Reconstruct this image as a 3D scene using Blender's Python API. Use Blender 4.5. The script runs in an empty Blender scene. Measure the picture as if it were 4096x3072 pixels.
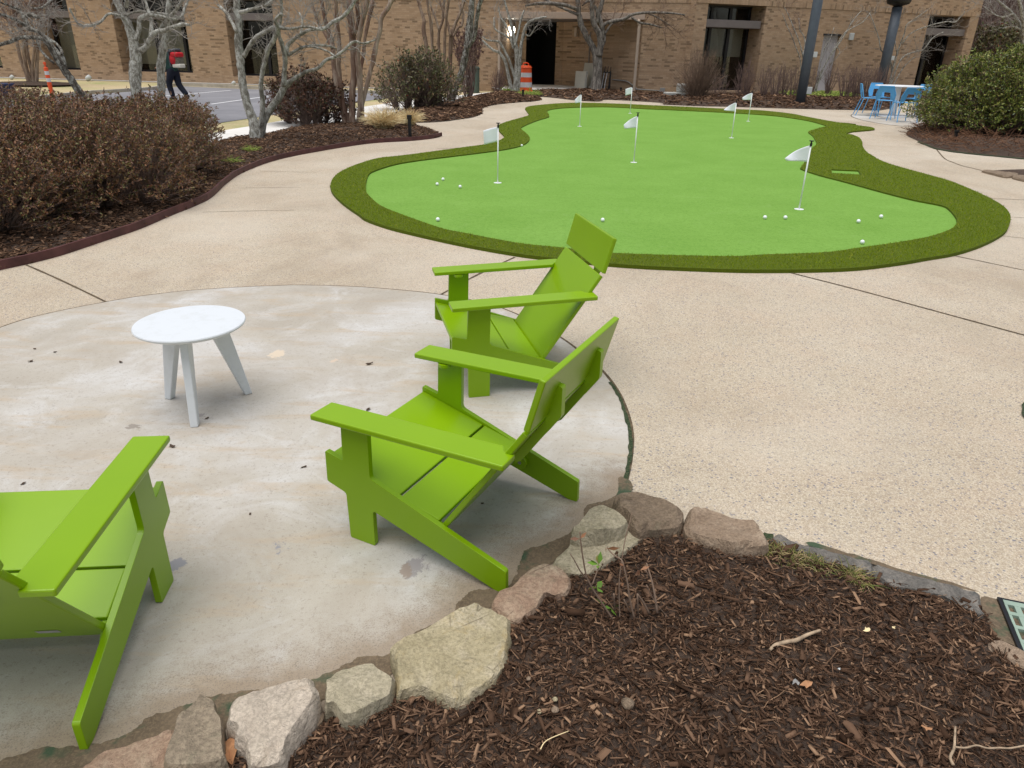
import bpy, bmesh, math, random
import numpy as np
from mathutils import Vector, Matrix, noise
from mathutils.geometry import delaunay_2d_cdt

rng = np.random.default_rng(7)
random.seed(7)
scene = bpy.context.scene
COL = scene.collection
R_ = math.radians

# ------------------------------------------------------------------ camera
CAM_F, CAM_P, CAM_R, CAM_H = 2850.0, R_(25.10), R_(-1.13), 1.66   # focal length in px of a 4096 px wide frame
_right = np.array([1, 0, 0.]); _fwd = np.array([0, math.cos(CAM_P), -math.sin(CAM_P)])
_dn = np.array([0, -math.sin(CAM_P), -math.cos(CAM_P)])
_c, _s = math.cos(CAM_R), math.sin(CAM_R)
ROT = np.array([_c*_right + _s*_dn, -_s*_right + _c*_dn, _fwd])
cam_d = bpy.data.cameras.new('camera'); cam = bpy.data.objects.new('camera', cam_d); COL.objects.link(cam)
cam_d.sensor_fit = 'HORIZONTAL'; cam_d.sensor_width = 36; cam_d.lens = 36*CAM_F/4096
cam_d.clip_start = .05; cam_d.clip_end = 2500
_m = Matrix.Identity(4)
for i in range(3):
    _m[i][0] = ROT[0][i]; _m[i][1] = -ROT[1][i]; _m[i][2] = -ROT[2][i]
_m[0][3], _m[1][3], _m[2][3] = 0, 0, CAM_H
cam.matrix_world = _m
scene.camera = cam

def G(p, z=0.):                       # where a sight line meets the height z
    d = ROT.T @ np.array([p[0]-2048, p[1]-1536, CAM_F]); t = (z-CAM_H)/d[2]
    return np.array([d[0]*t, d[1]*t, z])
def AT(p, Y):                         # where a sight line meets the distance Y
    d = ROT.T @ np.array([p[0]-2048, p[1]-1536, CAM_F]); t = Y/d[1]
    return np.array([d[0]*t, Y, CAM_H + d[2]*t])
def ZM(x0, y0, s): return lambda x, y: (x0+x/s, y0+y/s)
def V(x, y): return (x*1.85172, y*1.85172)
r1 = ZM(0, 0, 2.16); r2 = ZM(900, 0, 2.16); r3 = ZM(1800, 0, 2.16); r4 = ZM(2700, 0, 2.765); r5 = ZM(3296, 0, 2.1825)
q6 = ZM(1300, 400, 1.58); q5 = ZM(2900, 600, 1.8495)
sA = ZM(300, 2300, 2.011); sB = ZM(1300, 1900, 1.5085); sC = ZM(2400, 1950, 2.458); sD = ZM(3000, 2050, 1.623)

# ------------------------------------------------------------------ materials
class NT:
    def __init__(s, name):
        s.m = bpy.data.materials.new(name); s.m.use_nodes = True; s.t = s.m.node_tree; s.n = s.t.nodes
        s.b = s.n['Principled BSDF']; s.b.inputs['Specular IOR Level'].default_value = .35
    def new(s, t, **k):
        n = s.n.new(t)
        for a, v in k.items(): setattr(n, a, v)
        return n
    def link(s, a, b): s.t.links.new(a, b)
    def coord(s, scale=(1, 1, 1), kind='Object', rot=(0, 0, 0)):
        c = s.new('ShaderNodeTexCoord'); m = s.new('ShaderNodeMapping'); m.inputs['Scale'].default_value = scale
        m.inputs['Rotation'].default_value = rot
        s.link(c.outputs[kind], m.inputs[0]); return m.outputs[0]
    def noise(s, vec, scale, detail=4, rough=.55, dist=0):
        n = s.new('ShaderNodeTexNoise'); n.inputs['Scale'].default_value = scale; n.inputs['Detail'].default_value = detail
        n.inputs['Roughness'].default_value = rough; n.inputs['Distortion'].default_value = dist
        s.link(vec, n.inputs['Vector']); return n.outputs['Fac']
    def vor(s, vec, scale, feature='F1', out='Distance'):
        n = s.new('ShaderNodeTexVoronoi', feature=feature); n.inputs['Scale'].default_value = scale
        s.link(vec, n.inputs['Vector']); return n.outputs[out]
    def ramp(s, fac, stops, interp='LINEAR'):
        n = s.new('ShaderNodeValToRGB'); n.color_ramp.interpolation = interp; e = n.color_ramp.elements
        while len(e) < len(stops): e.new(.5)
        for i, (p, c) in enumerate(stops):
            e[i].position = p; c = (c, c, c) if isinstance(c, (int, float)) else c; e[i].color = (*c[:3], 1)
        s.link(fac, n.inputs[0]); return n.outputs[0]
    def mix(s, fac, a, b, mode='MIX'):
        n = s.new('ShaderNodeMix', data_type='RGBA', blend_type=mode)
        for v, i in ((fac, 0), (a, 6), (b, 7)):
            if hasattr(v, 'links') or hasattr(v, 'is_linked'): s.link(v, n.inputs[i])
            elif isinstance(v, (int, float)): n.inputs[i].default_value = v if i == 0 else (v, v, v, 1)
            else: n.inputs[i].default_value = (*v[:3], 1)
        return n.outputs[2]
    def math(s, op, a, b=None, c=None):
        n = s.new('ShaderNodeMath', operation=op)
        for i, v in enumerate((a, b, c)):
            if v is None: continue
            if isinstance(v, (int, float)): n.inputs[i].default_value = v
            else: s.link(v, n.inputs[i])
        return n.outputs[0]
    def col(s, v):
        if isinstance(v, (tuple, list)): s.b.inputs['Base Color'].default_value = (*v[:3], 1)
        else: s.link(v, s.b.inputs['Base Color'])
        return s
    def rough(s, v):
        if isinstance(v, (int, float)): s.b.inputs['Roughness'].default_value = v
        else: s.link(v, s.b.inputs['Roughness'])
        return s
    def bump(s, h, strength=.3, dist=.01):
        n = s.new('ShaderNodeBump'); n.inputs['Strength'].default_value = strength; n.inputs['Distance'].default_value = dist
        s.link(h, n.inputs['Height']); s.link(n.outputs[0], s.b.inputs['Normal']); return s
    def island(s):
        return s.new('ShaderNodeNewGeometry').outputs['Random Per Island']

def flat(name, c, rough=.5, var=.0, scale=20, spec=.35, metal=0):
    t = NT(name); t.rough(rough); t.b.inputs['Specular IOR Level'].default_value = spec; t.b.inputs['Metallic'].default_value = metal
    v = t.coord(); n = t.noise(v, scale, 5)
    k = var if var else .05
    t.col(t.ramp(n, [(.3, tuple(x*(1-k) for x in c)), (.7, tuple(min(1, x*(1+k)) for x in c))]))
    return t.m
def leafy(name, stops, rough=.45, spec=.3, trans=None):
    t = NT(name); t.rough(rough); t.b.inputs['Specular IOR Level'].default_value = spec
    t.col(t.ramp(t.island(), stops))
    return t.m

M = {}
# exposed aggregate path
t = NT('aggregate_concrete'); v = t.coord()
big = t.noise(v, .55, 5, .6); mid = t.noise(v, 2.3, 6, .65, .4)
base = t.ramp(big, [(.3, (0.3771, 0.3205, 0.2400)), (.5, (0.4588, 0.4018, 0.3100)), (.72, (0.5320, 0.4782, 0.3893))])
base = t.mix(t.ramp(mid, [(.42, 0.), (.70, .55)]), base, (.47, .36, .265))
peb = t.vor(v, 165, out='Color'); sep = t.new('ShaderNodeSeparateColor'); t.link(peb, sep.inputs[0])
pd = t.vor(v, 150)
pcol = t.ramp(sep.outputs[0], [(0, (0.3762, 0.2803, 0.1854)), (.3, (0.5747, 0.4675, 0.3296)), (.6, (0.7315, 0.6341, 0.4841)), (.80, (0.5225, 0.4361, 0.3502)), (.90, (0.2612, 0.2078, 0.1751)), (1, (0.1358, 0.1401, 0.1597))], 'CONSTANT')
fine = t.noise(v, 210, 3, .6)
c = t.mix(.42, base, pcol)
c = t.mix(t.ramp(fine, [(.53, 0.), (.62, .62)]), c, (.20, .155, .115))
dp = t.vor(v, 84, out='Color'); sep2 = t.new('ShaderNodeSeparateColor'); t.link(dp, sep2.inputs[0]); dd = t.vor(v, 84)
dark = t.math('MULTIPLY', t.math('GREATER_THAN', sep2.outputs[1], .85), t.math('LESS_THAN', dd, .42))
c = t.mix(t.math('MULTIPLY', dark, .8), c, (.15, .15, .18))
stain = t.noise(t.coord((.8, .35, 1), rot=(0, 0, .5)), .9, 7, .72, .7)
c = t.mix(t.ramp(stain, [(.50, 0.), (.68, .6)]), c, (.31, .245, .175))
st2 = t.noise(t.coord((1, 1, 1)), .33, 5, .6, .3)
c = t.mix(t.ramp(st2, [(.48, 0.), (.62, .3)]), c, (.60, .54, .45))
t.col(c).rough(.85).bump(t.math('ADD', pd, fine), .35, .004); M['path'] = t.m

# smoother concrete of the round slab
t = NT('smooth_concrete'); v = t.coord()
big = t.noise(v, .9, 6, .62, .5); cloud = t.noise(v, 2.6, 7, .68, .8); grain = t.noise(v, 330, 3, .6); speck = t.noise(v, 75, 4, .75)
streak = t.noise(t.coord((1.2, 5, 1), rot=(0, 0, .35)), 1.3, 7, .7, .5)
c = t.ramp(big, [(.3, (0.3539, 0.3147, 0.2576)), (.48, (0.4460, 0.4084, 0.3471)), (.66, (0.5383, 0.5213, 0.4935))])
c = t.mix(t.ramp(cloud, [(.50, 0.), (.66, .55)]), c, (.60, .595, .58))
c = t.mix(t.ramp(streak, [(.52, 0.), (.66, .7)]), c, (.45, .355, .25))
c = t.mix(t.ramp(grain, [(.50, 0.), (.66, .5)]), c, (.30, .25, .20))
c = t.mix(t.ramp(speck, [(.56, 0.), (.66, .55)]), c, (.24, .20, .16))
gr2 = t.noise(v, 1.7, 6, .7, .6)
c = t.mix(t.ramp(gr2, [(.48, 0.), (.68, .6)]), c, (.36, .31, .25))
SPOTS = [((285, 925), .048, (.27, .235, .20)), ((600, 1185), .055, (.25, .245, .26)), ((905, 1230), .085, (.30, .275, .27)), ((385, 1220), .06, (.24, .235, .25)), ((430, 900), .05, (.30, .27, .25)), ((720, 782), .05, (.55, .44, .34)), ((875, 1235), .05, (.30, .24, .20)), ((600, 768), .1, (.60, .50, .38))]
at_ = t.new('ShaderNodeAttribute'); at_.attribute_name = 'grime'; gm = t.math('MULTIPLY_ADD', t.noise(v, 14, 6, .75), .9, -.45); gm = t.math('ADD', at_.outputs['Fac'], gm)
c = t.mix(t.ramp(gm, [(.28, 0.), (.8, .8)]), c, (.27, .205, .14)); c = t.mix(t.math('MULTIPLY', t.ramp(gm, [(.15, 0.), (.5, .8)]), t.ramp(t.noise(v, 230, 3, .7), [(.52, 0.), (.62, .8)])), c, (.17, .135, .105))
geo = t.new('ShaderNodeNewGeometry')
for px, rad, cc in SPOTS:
    g = G(V(*px)); sb = t.new('ShaderNodeVectorMath', operation='DISTANCE'); t.link(geo.outputs['Position'], sb.inputs[0]); sb.inputs[1].default_value = (g[0], g[1], .005)
    wob = t.math('MULTIPLY_ADD', t.noise(v, 9, 6, .75, .3), 3.2*rad, -1.25*rad)
    dd = t.math('ADD', sb.outputs['Value'], wob)
    k = t.math('MULTIPLY', t.ramp(t.math('DIVIDE', dd, rad), [(.72, 1.), (.86, 0.)]), .92)
    c = t.mix(k, c, cc)
t.col(c).rough(.8).bump(t.math('ADD', grain, t.math('MULTIPLY', cloud, .6)), .16, .003); M['slab'] = t.m

t = NT('pale_concrete'); v = t.coord(); n = t.noise(v, 1.2, 6, .6); g_ = t.noise(v, 60, 3)
t.col(t.mix(t.ramp(g_, [(.5, 0.), (.8, .25)]), t.ramp(n, [(.3, (.60, .57, .52)), (.7, (.76, .74, .71))]), (.42, .38, .33))).rough(.85); M['sidewalk'] = t.m
t = NT('asphalt'); v = t.coord(); n = t.noise(v, .5, 6, .65); g_ = t.noise(v, 45, 3)
t.col(t.mix(t.ramp(g_, [(.45, 0.), (.75, .35)]), t.ramp(n, [(.3, (.15, .15, .165)), (.7, (.25, .245, .26))]), (.34, .33, .33))).rough(.9); M['asphalt'] = t.m
t = NT('dormant_lawn'); v = t.coord(); n = t.noise(v, .35, 6, .65); f_ = t.noise(v, 14, 5, .7)
c = t.ramp(n, [(.42, (.56, .45, .28)), (.56, (.46, .41, .22)), (.68, (.30, .35, .13))])
t.col(t.mix(t.ramp(f_, [(.35, .6), (.65, 0.)]), c, (.30, .23, .11))).rough(.95).bump(f_, .5, .03); M['lawn'] = t.m
t = NT('mulch'); v = t.coord(); n = t.noise(v, 3, 6, .7); f_ = t.noise(v, 55, 5, .75, .6)
t.col(t.mix(t.ramp(f_, [(.35, 0.), (.7, .8)]), t.ramp(n, [(.3, (.034, .021, .015)), (.7, (.070, .045, .032))]), (.125, .082, .056))).rough(.95).bump(f_, .9, .03); M['mulch'] = t.m
t = NT('dirt'); v = t.coord(); n = t.noise(v, 7, 6, .7); f_ = t.noise(v, 95, 4, .8); mo = t.noise(v, 4.5, 5, .65)
c = t.mix(t.ramp(f_, [(.45, 0.), (.7, .7)]), t.ramp(n, [(.3, (.085, .062, .04)), (.7, (.165, .122, .08))]), (.25, .185, .115))
c = t.mix(t.ramp(mo, [(.53, 0.), (.62, .85)]), c, (.035, .075, .04))
t.col(c).rough(.95).bump(f_, .5, .004); M['dirt'] = t.m
t = NT('moss'); v = t.coord(); n = t.noise(v, 90, 4, .7)
t.col(t.ramp(n, [(.35, (.016, .028, .012)), (.52, (.04, .062, .026)), (.66, (.10, .085, .05)), (.8, (.16, .13, .09))])).rough(1).bump(n, .8, .01); M['moss'] = t.m
t = NT('joint_filler'); v = t.coord(); n = t.noise(v, 25, 5, .7)
t.col(t.ramp(n, [(.35, (.05, .035, .022)), (.62, (.15, .11, .065)), (.75, (.07, .085, .045))])).rough(1); M['joint'] = t.m
# turf
t = NT('putting_turf'); v = t.coord(); n = t.noise(v, 1.1, 5, .6); f_ = t.noise(v, 190, 3, .75); st = t.noise(t.coord((.4, 9, 1)), 1.2, 5, .7)
c = t.ramp(n, [(.3, (0.1459, 0.2999, 0.0464)), (.7, (0.1873, 0.3538, 0.0665))])
c = t.mix(t.ramp(f_, [(.4, 0.), (.72, .6)]), c, (0.2532, 0.3939, 0.0995))
c = t.mix(t.ramp(f_, [(.30, .6), (.45, 0.)]), c, (0.0790, 0.1921, 0.0223))
c = t.mix(t.ramp(st, [(.5, 0.), (.8, .3)]), c, (0.1420, 0.2686, 0.0444))
md_ = t.noise(v, 38, 4, .7); c = t.mix(t.ramp(md_, [(.38, .45), (.52, 0.)]), c, (0.1054, 0.2330, 0.0328)); sc_ = t.noise(v, 3.4, 6, .75, 1.2); c = t.mix(t.ramp(sc_, [(.56, 0.), (.68, .35)]), c, (0.2212, 0.3582, 0.0995))
t.b.inputs['Specular IOR Level'].default_value = .08; t.col(c).rough(.95).bump(t.math('ADD', f_, md_), .6, .006); M['green'] = t.m
t = NT('fringe_base'); v = t.coord(); f_ = t.noise(v, 120, 4, .75)
t.col(t.ramp(f_, [(.3, (.055, .085, .0)), (.7, (.13, .175, .001))])).rough(1).bump(f_, .8, .02); M['fringe'] = t.m
M['blade'] = leafy('fringe_blades', [(0, (.10, .155, .0)), (.35, (.145, .215, .0)), (.75, (.185, .255, .001)), (.93, (.225, .275, .006)), (.98, (.32, .29, .06))], .8, .04)
# chair plastic
t = NT('lime_plastic'); v = t.coord(); n = t.noise(v, 420, 2, .6); n2 = t.noise(v, 3, 3)
t.col(t.ramp(n2, [(.3, (.195, .345, .0003)), (.7, (.210, .365, .0006))])).rough(t.ramp(n2, [(.3, .30), (.7, .36)])).bump(n, .10, .0008)
t.b.inputs['Specular IOR Level'].default_value = .4; M['lime'] = t.m
t = NT('white_plastic'); v = t.coord(); n = t.noise(v, 300, 2); n2 = t.noise(v, 14, 5, .7)
t.col(t.ramp(n2, [(.25, (.58, .60, .60)), (.5, (.64, .665, .685))])).rough(.42).bump(n, .06, .001); M['white'] = t.m
M['label'] = flat('silver_label', (.35, .35, .36), .3, .1, 60)
M['steel'] = flat('bolt_steel', (.5, .5, .5), .3, .1, 30, metal=1)
M['black'] = flat('black_plastic', (.012, .012, .013), .4)
M['white_paint'] = flat('white_paint', (.80, .81, .82), .4, .02)
t = NT('white_cloth'); out = t.n['Material Output']; v = t.coord(); n = t.noise(v, 9, 4); tl_ = t.new('ShaderNodeBsdfTranslucent'); tl_.inputs[0].default_value = (.85, .87, .95, 1); t.col(t.ramp(n, [(.3, (.86, .87, .93)), (.7, (.90, .91, .96))])).rough(.9); mx = t.new('ShaderNodeMixShader'); mx.inputs[0].default_value = .25; t.link(t.b.outputs[0], mx.inputs[1]); t.link(tl_.outputs[0], mx.inputs[2]); t.link(mx.outputs[0], out.inputs[0]); M['cloth'] = t.m
t = NT('golf_ball'); v = t.coord(); n = t.vor(v, 160)
t.col((.82, .85, .86)).rough(.3).bump(n, .4, .001); M['ball'] = t.m
# stones
def stone_mat(name, c0, c1, c2, blotch=(.10, .115, .07), bl=.35):
    t = NT(name); v = t.coord(); n = t.noise(v, 7, 7, .68, .5); f_ = t.noise(v, 90, 5, .75); s_ = t.noise(v, 11, 6, .72, 1); st = t.noise(t.coord((1, 1, 6)), 9, 5, .6)
    c = t.ramp(n, [(.3, c0), (.5, c1), (.7, c2)])
    c = t.mix(t.ramp(f_, [(.42, .5), (.56, 0.)]), c, tuple(x*.55 for x in c0))
    c = t.mix(t.ramp(s_, [(.55, 0.), (.68, bl)]), c, blotch)
    h = t.math('ADD', t.math('MULTIPLY', n, 1.2), t.math('ADD', t.math('MULTIPLY', f_, .16), t.math('MULTIPLY', s_, .8)))
    cr = t.ramp(t.vor(t.coord((1, 1, 2)), 6.5, 'DISTANCE_TO_EDGE'), [(0, 0.), (.02, 1.)])
    c = t.mix(t.math('MULTIPLY', t.math('SUBTRACT', 1., cr), t.ramp(n, [(.5, 0.), (.62, .75)])), c, tuple(x*.3 for x in c0))
    t.col(c).rough(.85).bump(h, 1., .03); return t.m
M['st_pink'] = stone_mat('pink_stone', (0.3696, 0.2258, 0.1518), (0.4704, 0.3308, 0.2300), (0.5376, 0.4253, 0.2990))
M['st_grey'] = stone_mat('grey_brown_stone', (0.2464, 0.1943, 0.1380), (0.3696, 0.2940, 0.2070), (0.4704, 0.3780, 0.2668))
M['st_pale'] = stone_mat('pale_pink_stone', (0.4946, 0.4105, 0.3234), (0.6388, 0.5410, 0.4326), (0.7213, 0.6182, 0.4938), (0.4122, 0.2995, 0.2010), .35)
M['st_olive'] = stone_mat('olive_stone', (0.3942, 0.3280, 0.1923), (0.5125, 0.4343, 0.2753), (0.6012, 0.5174, 0.3758), (0.4731, 0.3511, 0.1573), .5)
M['st_green'] = stone_mat('lichen_stone', (0.3808, 0.3308, 0.2208), (0.5152, 0.4462, 0.3128), (0.6384, 0.5565, 0.4140), (0.2464, 0.2415, 0.1196), .4)
M['st_brown'] = stone_mat('brown_stone', (0.1904, 0.1365, 0.0902), (0.2744, 0.2016, 0.1362), (0.3472, 0.2625, 0.1822))
M['st_tan'] = stone_mat('tan_stone', (0.2800, 0.1943, 0.1288), (0.3752, 0.2751, 0.1914), (0.4704, 0.3622, 0.2622), (0.2240, 0.1418, 0.0828))
M['st_slate'] = stone_mat('slate_stone', (.12, .112, .10), (.21, .19, .165), (.32, .285, .245), (.07, .078, .078), .6)
M['chips'] = leafy('mulch_chips', [(0, (0.0311, 0.0169, 0.0104)), (.4, (0.0746, 0.0421, 0.0259)), (.72, (0.1224, 0.0711, 0.0449)), (.9, (0.1971, 0.1180, 0.0735)), (.985, (0.3112, 0.1921, 0.1168))], .9, .06)
M['far_chips'] = M['chips']
M['straw'] = leafy('pine_straw', [(0, (.07, .03, .015)), (.5, (.15, .07, .035)), (1, (.25, .13, .07))], .8)
def bark(name, c0, c1, c2, sc=14, stretch=.35):
    t = NT(name); v = t.coord((1, 1, stretch)); n = t.noise(v, sc, 6, .7, .4); f_ = t.noise(v, sc*5, 4, .7)
    c = t.mix(t.ramp(f_, [(.4, .45), (.6, 0.)]), t.ramp(n, [(.40, c0), (.50, c1), (.60, c2)]), tuple(x*.5 for x in c0))
    t.col(c).rough(.9).bump(t.math('ADD', n, f_), .6, .02); return t.m
M['bark_lichen'] = bark('lichen_bark', (.17, .155, .125), (.36, .345, .30), (.56, .56, .51), 17, .5)
M['bark_dark'] = bark('dark_bark', (.055, .046, .036), (.15, .13, .105), (.40, .40, .36), 15, .5)
M['bark_myrtle'] = bark('smooth_brown_bark', (.16, .10, .068), (.28, .20, .145), (.37, .29, .22), 5, .15)
M['bark_red'] = bark('peeling_red_bark', (.15, .082, .056), (.28, .19, .14), (.40, .32, .25), 5, .12)
M['bark_cherry'] = bark('grey_brown_bark', (.09, .078, .066), (.19, .165, .14), (.32, .29, .25), 12)
M['twig_grey'] = flat('grey_twigs', (.28, .255, .225), .9, .3, 4)
M['twig_brown'] = flat('brown_twigs', (.20, .135, .095), .9, .3, 4)
M['twig_purple'] = flat('purple_brown_twigs', (.19, .128, .108), .9, .3, 4)
M['twig_hedge'] = flat('hedge_twigs', (.20, .145, .12), .9, .4, 6)
M['leaf_hedge'] = leafy('hedge_leaves', [(0, (0.1005, 0.0488, 0.0325)), (.35, (0.2062, 0.1093, 0.0676)), (.58, (0.3067, 0.1464, 0.0740)), (.72, (0.1586, 0.1415, 0.0560)), (.84, (0.1798, 0.1708, 0.0632)), (.97, (0.3172, 0.1464, 0.0632)), (1, (0.1691, 0.2147, 0.0541))], .5)
M['leaf_red'] = leafy('dark_red_leaves', [(0, (.035, .018, .014)), (.5, (.095, .042, .027)), (.8, (.15, .065, .034)), (.95, (.06, .08, .033))], .45)
M['leaf_mixed'] = leafy('olive_leaves', [(0, (.05, .055, .022)), (.5, (.11, .115, .045)), (.75, (.17, .12, .065)), (.94, (.14, .18, .06)), (1, (.34, .07, .04))], .45)
M['leaf_green'] = leafy('azalea_leaves', [(0, (.045, .07, .015)), (.3, (.11, .155, .028)), (.6, (.21, .25, .045)), (.85, (.34, .34, .07)), (.97, (.24, .15, .075))], .38, .45)
M['leaf_fresh'] = leafy('fresh_leaves', [(0, (.06, .13, .015)), (.6, (.13, .25, .03)), (1, (.20, .16, .05))], .4)
M['leaf_plume'] = leafy('dried_flower_heads', [(0, (.12, .06, .055)), (.6, (.20, .115, .10)), (1, (.28, .19, .16))], .9)
M['tan_grass'] = leafy('tan_grass', [(0, (0.5200, 0.3500, 0.1610)), (.5, (0.8060, 0.6125, 0.3335)), (1, (0.9000, 0.8250, 0.5175))], .8)
M['green_grass'] = leafy('mixed_grass', [(0, (0.0850, 0.1360, 0.0240)), (.5, (0.2210, 0.2000, 0.0560)), (.75, (0.3570, 0.2720, 0.1280)), (1, (0.4250, 0.3360, 0.1920))], .7)
M['wild_grass'] = leafy('wild_green_grass', [(0, (.14, .22, .03)), (.7, (.28, .36, .06)), (1, (.45, .42, .14))], .7)
M['dead_leaf'] = leafy('dead_leaf', [(0, (.03, .02, .014)), (.5, (.06, .038, .025)), (1, (.12, .075, .045))], .8)
M['orange_leaf'] = flat('orange_brown_leaf', (.42, .21, .10), .7, .3, 30)
M['stick'] = flat('bleached_stick', (.36, .265, .175), .85, .35, 40)
M['edging'] = flat('maroon_edging', (.085, .032, .030), .6, .35, 7)
# bricks
def brick(name, soldier=False):
    t = NT(name); co = t.new('ShaderNodeTexCoord'); sx = t.new('ShaderNodeSeparateXYZ'); t.link(co.outputs['Object'], sx.inputs[0])
    u = t.math('ADD', sx.outputs[0], sx.outputs[1]); cb = t.new('ShaderNodeCombineXYZ')
    if soldier: t.link(sx.outputs[2], cb.inputs[0]); t.link(u, cb.inputs[1])
    else: t.link(u, cb.inputs[0]); t.link(sx.outputs[2], cb.inputs[1])
    b = t.new('ShaderNodeTexBrick'); t.link(cb.outputs[0], b.inputs['Vector'])
    b.inputs['Color1'].default_value = (0, 0, 0, 1); b.inputs['Color2'].default_value = (1, 1, 1, 1); b.inputs['Mortar'].default_value = (.5, .5, .5, 1)
    b.inputs['Scale'].default_value = 1; b.inputs['Mortar Size'].default_value = .006; b.inputs['Mortar Smooth'].default_value = .3
    b.inputs['Brick Width'].default_value = .27 if soldier else .24; b.inputs['Row Height'].default_value = .09 if soldier else .0795
    b.offset = 0 if soldier else .5
    c = t.ramp(b.outputs['Color'], [(0, (0.1946, 0.1354, 0.0855)), (.10, (0.2623, 0.1777, 0.1154)), (.2, (0.3976, 0.2665, 0.1667)), (.5, (0.4484, 0.3046, 0.1924)), (.8, (0.5076, 0.3553, 0.2351)), (1, (0.4145, 0.2919, 0.1924))])
    v = t.coord(); n = t.noise(v, .5, 6, .65); g_ = t.noise(v, 30, 4, .7); dk = t.noise(t.coord((.7, .7, 1.5)), 1.6, 6, .7)
    c = t.mix(t.ramp(g_, [(.35, .35), (.6, 0.)]), c, (.2, .13, .075))
    c = t.mix(t.ramp(n, [(.40, 0.), (.72, .45)]), c, (.27, .18, .105))
    c = t.mix(t.ramp(dk, [(.55, 0.), (.75, .45)]), c, (.16, .115, .08))
    c = t.mix(t.math('MULTIPLY', b.outputs['Fac'], .6), c, (.30, .22, .145))
    t.col(c).rough(.9).bump(t.math('SUBTRACT', g_, t.math('MULTIPLY', b.outputs['Fac'], 2)), .35, .01)
    return t.m
M['brick'] = brick('tan_brick'); M['soldier'] = brick('upright_brick', True)
M['frame'] = flat('dark_window_frame', (.018, .017, .02), .4)
M['canopy'] = flat('taupe_metal', (.17, .145, .135), .5, .1, 3)
M['fascia'] = flat('beige_fascia', (.44, .335, .26), .6, .06, 3)
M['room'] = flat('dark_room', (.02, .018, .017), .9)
M['blind'] = flat('window_blind', (.55, .51, .40), .9, .05, 3)
M['door'] = flat('grey_door', (.36, .335, .34), .6, .06, 4)
M['pipe'] = flat('beige_pipe', (.46, .37, .29), .55, .08, 5)
M['conduit'] = flat('grey_conduit', (.26, .25, .235), .5, .1, 5)
M['beige_panel'] = flat('beige_panel', (.50, .48, .41), .6, .05, 3)
M['box_grey'] = flat('grey_concrete', (.40, .40, .37), .8, .1, 8)
M['cabinet'] = flat('pale_cabinet', (.50, .52, .51), .5, .05, 5)
M['box_green'] = flat('green_metal', (.09, .125, .10), .6, .1, 6)
M['slate_pole'] = flat('slate_pole_paint', (.075, .09, .11), .45, .1, 6)
M['orange'] = flat('safety_orange', (.80, .10, .025), .5, .06, 6)
M['reflect'] = flat('reflective_white', (.62, .62, .62), .4, .05, 10)
M['blue'] = flat('blue_metal', (.10, .36, .66), .4, .05, 8)
M['navy'] = flat('navy_cloth', (.010, .012, .022), .9, .2, 12)
M['darkgreen'] = flat('dark_green_cloth', (.018, .05, .04), .9, .25, 9)
M['skin'] = flat('skin', (.40, .22, .15), .6)
M['red'] = flat('red_plastic', (.48, .012, .018), .35, .08, 9)
M['greyplastic'] = flat('grey_plastic', (.055, .058, .068), .4, .1, 9)
M['tank'] = flat('white_tank', (.62, .58, .49), .5, .08, 9)
M['engine'] = flat('engine_metal', (.13, .115, .085), .5, .4, 25)
M['grate'] = flat('pale_green_plastic', (.27, .35, .28), .6, .12, 14)
M['navybin'] = flat('navy_plastic', (.012, .022, .075), .5, .1, 6)
t = NT('lamp_glow'); t.b.inputs['Emission Color'].default_value = (1, .95, .8, 1); t.b.inputs['Emission Strength'].default_value = 14; M['lamp'] = t.m
t = NT('pane_glass')
t.n.remove(t.b); out = t.n['Material Output']; tr = t.new('ShaderNodeBsdfTransparent'); tr.inputs[0].default_value = (.80, .81, .80, 1)
gl = t.new('ShaderNodeBsdfGlossy'); gl.inputs['Roughness'].default_value = .02; mx = t.new('ShaderNodeMixShader'); fr = t.new('ShaderNodeFresnel'); fr.inputs[0].default_value = 1.45
t.link(fr.outputs[0], mx.inputs[0]); t.link(tr.outputs[0], mx.inputs[1]); t.link(gl.outputs[0], mx.inputs[2]); t.link(mx.outputs[0], out.inputs[0]); M['glass'] = t.m

# ------------------------------------------------------------------ objects
def empty(name, loc=(0, 0, 0), rz=0., label=None, cat=None, group=None):
    o = bpy.data.objects.new(name, None); COL.objects.link(o); o.location = loc; o.rotation_euler = (0, 0, rz); o.empty_display_size = .05
    return tag(o, label, cat, group)
def tag(o, label=None, cat=None, group=None, kind=None):
    if label: o['label'] = label
    if cat: o['category'] = cat
    if group: o['group'] = group
    if kind: o['kind'] = kind
    return o
def obj(name, me, mat, parent=None, smooth=False, loc=None, rot=None):
    if isinstance(mat, str): mat = M[mat]
    me.materials.append(mat)
    if smooth:
        me.polygons.foreach_set('use_smooth', np.ones(len(me.polygons), bool))
    o = bpy.data.objects.new(name, me); COL.objects.link(o)
    if parent is not None: o.parent = parent
    if loc is not None: o.location = loc
    if rot is not None: o.rotation_euler = rot
    return o
def copy_tree(o, parent=None):
    c = o.copy(); COL.objects.link(c); c.parent = parent
    for ch in o.children: copy_tree(ch, c)
    return c
def mesh(name, verts, faces):
    me = bpy.data.meshes.new(name); me.from_pydata([tuple(map(float, v)) for v in verts], [], faces); me.update(); return me
def mesh_np(name, v, f):              # f: (n, k) array, every face k corners
    me = bpy.data.meshes.new(name); n, k = f.shape
    me.vertices.add(len(v)); me.vertices.foreach_set('co', np.ascontiguousarray(v, np.float32).ravel())
    me.loops.add(n*k); me.loops.foreach_set('vertex_index', np.ascontiguousarray(f, np.int32).ravel())
    me.polygons.add(n); me.polygons.foreach_set('loop_start', np.arange(0, n*k, k, dtype=np.int32))
    me.update(calc_edges=True); return me
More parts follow.
